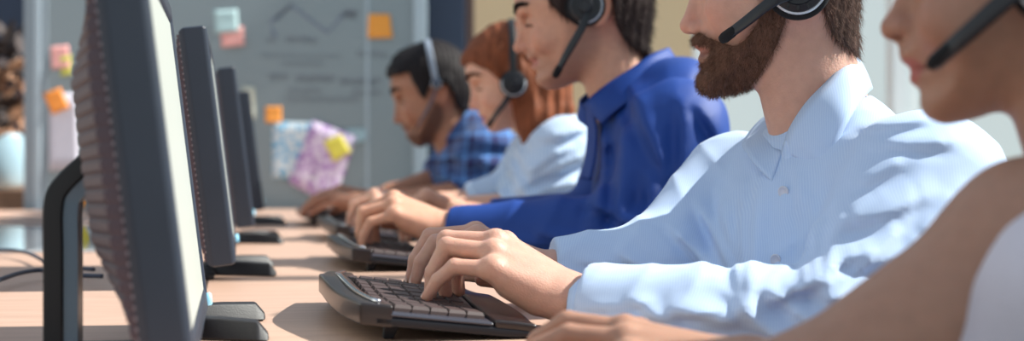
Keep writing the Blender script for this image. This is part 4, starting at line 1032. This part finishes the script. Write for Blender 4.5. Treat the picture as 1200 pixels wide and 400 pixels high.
headset(FA, HA, ptA, 'dark headset with silver trimmed ear cup on the bearded man', cupr=.0325, boom=[(930,-8,.098),(905,2,.104),(872,27,.092),(848,45,.074)], boomw=.0054)

# --- the smiling man in the royal blue shirt
FB = Fig(720, 2.36)
HB = dict(poly=[(650,-50),(622,-40),(607,-18),(603,2),(603,17),(609,29),(614,42),(616,60),(617,66),(620,71),(626,74),(622,79),(630,85),(627,93),(634,102),(650,105),(672,98),(692,86),(712,68),(738,56),(752,36),(757,5),(752,-24),(735,-47),(700,-60),(672,-58)],
          ear=(704,18), chin=(634,102), tip=(602,56), nasion=(608,28), nosebase=(617,63), eye=(619,28), mouth=(623,74), smile=.011, neck=[(712,62),(738,132),.054], jaw=.064, cup=(687,14), bandtop=(694,-64), browc='hair_brown', ringa=(70, 290))
BB = dict(ks=.010, sh_n=(796,150,.165), sh_f=(742,160,-.17), neck=(752,128,0), hip=(800,490,0), face=6, cd=.118, cw=.155, mat='shirt_b', infl=.006, cf=-.005, af=.0,
          el_n=(752,272,.21), wr_n=(533,274,.17), r_n=(.070,.056,.036), el_f=(700,262,-.12), wr_f=(580,262,-.06), r_f=(.062,.05,.036), ncut=[(705,60,0),(738,124,0),.056,.056], bump=[((800,105,.02),(.05,.10,.045))])
fb1 = px_folds(FB, [(745,100,772,205,9,7),(790,128,802,235,9,7),(818,130,846,190,8,7),(705,195,692,262,8,7),(772,238,716,272,9,6),(640,268,704,292,7,7),(585,284,680,274,6,6),(762,212,768,288,9,8),(815,200,790,285,10,8),(735,150,716,255,9,8),(700,150,708,200,6,5),(690,240,760,262,8,7),(830,200,815,260,8,6)], .17, -.02)
def fold_b(p, T):
    return fold_b0(p, T)*.6+1.5*fb1(p)
def fold_b0(p, T):
    g = FB.L; el = g(752,272,.21); sn = g(792,150,.15); wn = g(533,274,.17)
    d = .009*ridge(p, (.8,.1,.55), 50, 1.4, 21)*near(p, (el+wn)/2+np.array([-.03,0,0]), .14)
    d = d+.010*ridge(p, (.7,.2,.6), 45, 1.3, 22)*near(p, el, .13)
    d = d+.008*ridge(p, (.95,.2,.25), 48, 1.5, 23)*near(p, (sn+el)/2, .14)
    d = d+.007*ridge(p, (.3,.2,1.0), 48, 1.5, 24)*near(p, g(700,190,.05), .12)
    d = d+.007*ridge(p, (1,.1,.3), 50, 1.3, 25)*near(p, g(830,190,.1), .11)
    ax = np.array([-.55,.5,.62]); ax /= np.linalg.norm(ax); s = (p-g(772,140,.12).astype(np.float32))@(-ax.astype(np.float32))
    s = (p-g(805,120,.12).astype(np.float32))@np.array([-.2,.75,-.6],np.float32); d = d+.002*np.clip(.5-s/.003, 0, 1)
    return d
hB = [dict(w=(526,270,.17), e=(752,272,.21), az=-3, pitch=20, roll=-8, side=1, re=.042, S=1.04, fing=[(0,-50,-76),(-2,-56,-80),(-8,-62,-84),(-16,-60,-78)]),
      dict(w=(560,256,-.05), e=(700,262,-.12), az=8, pitch=15, roll=6, side=-1, re=.04, fing=[(-8,-50,-70),(-4,-54,-74),(-10,-56,-74),(-16,-52,-70)])]
Bp, hfB, ptB, TB, sfB = person('dark-haired smiling man wearing a headset in royal blue button-up shirt, middle of the row', FB, HB, BB, hB, (206,154,130), dict(head=.0027, hand=.0027, shirt=.0042),
    stub=(mask2d(FB, [(595,62),(640,64),(660,80),(690,30),(705,40),(700,75),(672,106),(590,112)]), (150,112,96), .45), lip=(186,112,104), fold=fold_b)
hmB = mask2d(FB, [(630,-80),(640,-20),(643,0),(652,15),(662,24),(668,26),(680,0),(702,-8),(716,2),(720,24),(730,46),(748,60),(775,62),(800,-80)])
ho, Ph, Qh = hair_shell('hair', FB, hfB, ptB, hmB, .011, 'hair_brown', Bp, .003, amp=.005, fr=150)
coat('hair_strands', Ph, Qh, hmB, 7000, .016, .0005, 'hair_brown', Bp, (-.4, 0, -.9), 71, keep=lambda p: p[:, 1] > -.05, lift=.12)
L = FB.L
patch('collar', [L(684,123,.030), L(693,114,.052), L(712,99,.060), L(738,82,.056), L(762,65,.035), L(783,56,-.01)],
      [L(706,146,.085), L(716,135,.095), L(735,120,.100), L(758,103,.088), L(782,86,.05), L(796,76,-.01)], 'shirt_b', Bp, thick=.004)
patch('collar', [L(684,124,.028), L(680,118,.005), L(688,110,-.03), L(712,92,-.058), L(745,72,-.055), L(783,56,-.01)],
      [L(690,150,.03), L(678,140,.005), L(682,130,-.06), L(712,118,-.10), L(755,96,-.09), L(796,76,-.01)], 'shirt_b', Bp, thick=.004)
patch('front_placket', [L(686,126,.03), L(689,150,.03), L(687,180,.02), L(680,210,.02)], [L(694,128,.055), L(699,150,.058), L(698,180,.055), L(692,212,.055)], 'shirt_b', Bp, thick=.004)
c = on_surface(FB, sfB, 695, 200); bm = bmesh.new(); lathe(bm, [(.005,0),(.006,.001),(.006,.002),(.0001,.003)], Vector(c), (.3,1,0), 20); M['button_blue'] = mat('button_blue', (30,40,90), .3); bm_obj('button', bm, 'button_blue', Bp, smooth=True)
cuff(FB, (524,274,.17), (572,277,.175), .0345, .040, 'shirt_b', Bp)
headset(FB, HB, ptB, 'dark headset on the smiling man in royal blue', cupr=.031, boom=[(690,12,.098),(680,36,.104),(664,64,.096),(651,88,.075)], boomw=.0058)

# --- the ginger woman
FC = Fig(610, 3.05)
HC = dict(poly=[(575,36),(558,50),(548,64),(545,78),(547,93),(553,103),(557,114),(560,127),(560,132),(563,137),(567,139.5),(565,144),(570,148),(571,152),(578,156),(588,154),(600,149),(617,138),(640,125),(652,100),(655,70),(645,47),(625,33),(598,30)],
          ear=(606,100), chin=(575,154), tip=(550,124), nasion=(552,101), nosebase=(560,130), eye=(560,103), mouth=(565,139.5), neck=[(618,132),(643,180),.043], jaw=.058, ms=.94, cup=(602,101), bandtop=(600,24), browc='hair_ginger', lipr=(.013,.02,.0085))
BC = dict(ks=.010, sh_n=(662,178,.14), sh_f=(628,185,-.14), neck=(650,160,0), hip=(700,440,0), face=8, cd=.10, cw=.135, mat='shirt_c', infl=.006,
          el_n=(645,243,.15), wr_n=(604,254,.145), r_n=(.066,.062,.048), el_f=(600,232,-.11), wr_f=(553,240,-.08), r_f=(.06,.055,.044), ncut=[(615,120,0),(643,168,0),.046,.046], trap=.045)
fc1 = px_folds(FC, [(612,216,690,188,7,9),(608,236,682,216,7,9),(598,222,640,242,6,7),(640,162,686,150,6,7),(650,202,692,166,7,9),(618,200,662,178,7,8),(574,214,600,236,6,8),(590,190,610,215,6,7),(625,250,660,240,6,8),(600,175,622,205,5,5)], .13, -.05)
def fold_c(p, T):
    return fold_c0(p, T)*.6+1.8*fc1(p)
def fold_c0(p, T):
    g = FC.L
    d = .012*ridge(p, (.8,.2,.5), 40, 1.5, 31)*near(p, g(650,230,.15), .14)
    d = d+.010*ridge(p, (.5,.2,.8), 42, 1.5, 32)*near(p, g(665,190,.12), .12)
    d = d+.009*ridge(p, (.9,.2,.2), 50, 1.5, 33)*near(p, g(600,215,.0), .12)
    return d
hC = [dict(w=(484,248,.12), e=(645,243,.15), az=-2, pitch=16, roll=-6, side=1, re=.036, S=.92, fing=[(-10,-40,-60),(-8,-44,-64),(-14,-48,-66),(-22,-48,-60)]),
      dict(w=(492,244,-.06), e=(600,232,-.11), az=6, pitch=12, roll=6, side=-1, re=.036, S=.92)]
Cp, hfC, ptC, TC, sfC = person('woman with long ginger hair and headset in pale blue striped shirt', FC, HC, BC, hC, (216,168,146), dict(head=.0032, hand=.0032, shirt=.005), lip=(190,112,104), fold=fold_c)
hmC = mask2d(FC, [(530,60),(540,76),(552,76),(570,84),(584,96),(592,112),(600,124),(612,150),(625,170),(670,150),(690,20),(600,5),(535,30)])
g = FC.L
def exC(p):
    d = smin(cone(p, g(628,95,.02), g(628,140,.055), .058, .042), cone(p, g(628,140,.055), g(620,163,.075), .040, .014), .02)
    d = smin(d, cone(p, g(640,100,.02), g(655,128,.04), .055, .030), .02); return smin(d, cone(p, g(630,90,-.02), g(645,150,-.05), .05, .03), .02)
hair_shell('hair', FC, hfC, ptC, hmC, .010, 'hair_ginger', Cp, .0035, amp=.003, extra=exC, lo=np.array([g(680,0)[0], -.12, g(600,175)[2]]), hi=np.array([g(560,0)[0], .13, g(600,10)[2]]), fr=150)
patch('collar', [g(617,163,.02), g(622,156,.04), g(634,148,.052), g(652,141,.04), g(668,137,0)], [g(628,182,.06), g(640,172,.075), g(656,160,.08), g(672,150,.06), g(680,142,0)], 'shirt_c', Cp, thick=.004)
cuff(FC, (602,254,.145), (622,252,.147), .047, .053, 'shirt_c', Cp)
cuff(FC, (548,241,-.08), (566,238,-.085), .043, .048, 'shirt_c', Cp)
headset(FC, HC, ptC, 'dark headset on the ginger-haired woman', cupr=.028, boom=[(602,104,.088),(592,120,.092),(582,133,.084),(573,147,.066)], boomw=.0052, band='black', out=.010)

# --- the dark-haired man at the far end
FD = Fig(540, 3.68)
HD = dict(poly=[(492,56),(472,66),(461,80),(458,93),(458,110),(464,119),(467,130),(470,144),(471,149),(473,153),(477,155),(475,160),(480,165),(486,171),(494,173),(507,166),(524,154),(540,138),(548,115),(549,92),(541,72),(527,60),(508,53)],
          ear=(518,115), chin=(488,171), tip=(461.5,141), nasion=(463,118), nosebase=(470,146), eye=(471,118), mouth=(474,155), neck=[(524,145),(545,190),.054], jaw=.064, ms=1.0, cup=(512,100), bandtop=(501,48), browc='hair_dark', boomm='headset_grey')
BD = dict(ks=.010, sh_n=(572,180,.16), sh_f=(545,178,-.16), neck=(558,158,0), hip=(610,400,0), face=8, cd=.115, cw=.15, mat='shirt_d', infl=.006,
          el_n=(572,228,.18), wr_n=(546,233,.17), r_n=(.072,.068,.056), el_f=(520,212,-.12), wr_f=(505,214,-.11), r_f=(.066,.06,.052), ncut=[(520,130,0),(543,172,0),.056,.056])
fd1 = px_folds(FD, [(545,166,608,178,7,10),(540,192,602,200,7,10),(548,214,602,214,6,9),(560,180,590,220,6,8),(515,190,545,175,6,8),(512,205,540,215,6,8)], .15, -.05)
def fold_d(p, T):
    return fold_d0(p, T)*.7+1.4*fd1(p)
def fold_d0(p, T):
    g = FD.L
    return .012*ridge(p, (.5,.2,.8), 34, 1.5, 41)*near(p, g(575,205,.15), .15)+.008*ridge(p, (.9,.2,.3), 38, 1.5, 42)*near(p, g(530,190,.05), .14)
hD = [dict(w=(436,240,.10), e=(572,228,.18), az=-3, pitch=8, roll=-6, side=1, re=.044, S=1.02, fing=[(-10,-24,-36),(-8,-26,-38),(-12,-30,-40),(-18,-30,-40)]),
      dict(w=(440,234,-.06), e=(520,212,-.12), az=6, pitch=8, roll=6, side=-1, re=.044, fing=[(-4,-20,-34),(-4,-24,-36),(-8,-26,-40),(-12,-26,-40)])]
Dp, hfD, ptD, TD, sfD = person('dark-haired man with short beard in blue plaid shirt at the far end of the desk', FD, HD, BD, hD, (172,122,98), dict(head=.0036, hand=.0036, shirt=.0055),
    stub=(mask2d(FD, [(455,148),(478,148),(490,158),(510,120),(520,130),(518,150),(495,182),(455,185)]), (70,46,40), .75), lip=(140,88,80), fold=fold_d)
hmD = mask2d(FD, [(445,40),(448,88),(459,90),(470,88),(482,86),(486,98),(492,112),(500,118),(504,104),(514,98),(526,102),(531,112),(534,126),(545,130),(575,125),(575,35)])
hair_shell('hair', FD, hfD, ptD, hmD, .013, 'hair_dark', Dp, .0038, amp=.0045, fr=230, sharp=.8)
g = FD.L
patch('collar', [g(519,173,.03), g(525,160,.055), g(535,146,.06), g(546,132,.04), g(553,125,0)], [g(530,184,.06), g(540,172,.08), g(552,156,.085), g(562,140,.06), g(566,130,0)], 'shirt_d', Dp, thick=.005)
headset(FD, HD, ptD, 'pale grey headset on the man in the plaid shirt', cupr=.013, boom=[(512,101,.09),(505,120,.096),(494,140,.084),(486,154,.066)], boomw=.0026, band='band_grey', cupm='headset_grey', cushm='headset_grey', out=.006)

# --- the woman nearest the camera, at the right edge
FE = Fig(1200, 1.03)
HE = dict(poly=[(1230,-215),(1140,-205),(1080,-165),(1050,-115),(1040,-70),(1043,-38),(1058,-18),(1064,5),(1064,28),(1058,45),(1053,58),(1055,72),(1068,82),(1064,92),(1068,99),(1079,107),(1077,122),(1086,138),(1104,146),(1120,145),(1142,140),(1168,130),(1215,106),(1290,85),(1370,30),(1395,-60),(1375,-145),(1310,-200)],
          ear=(1238,-10), chin=(1092,140), tip=(1033,33), nasion=(1058,-22), nosebase=(1060,46), eye=(1066,-15), mouth=(1064,82), neck=[(1258,95),(1300,215),.048], jaw=.057, ms=.92, cup=(1238,-12), bandtop=(1225,-225), browc='hair_brown', lipr=(.012,.020,.0105))
BE = dict(sh_n=(1262,318,.12), sh_f=(1290,318,-.14), neck=(1310,250,0), hip=(1370,900,0), face=14, cd=.15, cw=.17, cf=.055, af=.05, mat='top_e', name='sleeveless_top', infl=-.002, sleeves=False, skinarms=False, trap=.040,
          cut=[(1215,205,),(1182,248),(1152,301),(1113,358),(1080,420),(1000,1300),(1900,1300),(1700,180)], ncut=[(1255,80,0),(1290,262,.01),.055,.075])
hE = [dict(tipz=.745, w=(866,434,.0), e=(935,486,.12), ext=(1212,284,.07), az=-2, pitch=7, roll=0, side=1, re=.042, rs=.045, S=.94, vox=.003),
      dict(tipz=None, w=(1030,575,-.12), e=(1180,600,-.19), ext=(1290,330,-.15), az=20, pitch=-14, roll=0, side=-1, re=.040, rs=.05, S=.94, vox=.003, fing=[(-4,-20,-34),(-4,-24,-36),(-8,-26,-40),(-12,-26,-40)])]
Ep, hfE, ptE, TE, sfE = person('woman in white sleeveless top wearing a headset, cropped at the right edge nearest the camera', FE, HE, BE, hE, (172,130,110), dict(head=.0028, hand=.003, shirt=.004), lip=(176,92,84))
hmE = mask2d(FE, [(1020,-300),(1050,-130),(1090,-150),(1150,-120),(1200,-60),(1210,-20),(1260,-30),(1275,30),(1300,110),(1390,110),(1480,20),(1450,-300)])
hair_shell('hair', FE, hfE, ptE, hmE, .009, 'hair_brown', Ep, .0035, amp=.003)
HE['ringa'] = (-195, 15)
headset(FE, HE, ptE, 'dark headset on the woman nearest the camera', cupr=.030, boom=[(1232,-38,.088),(1190,-10,.092),(1135,38,.080),(1094,74,.062)], boomw=.0056, band='black', foam=False)
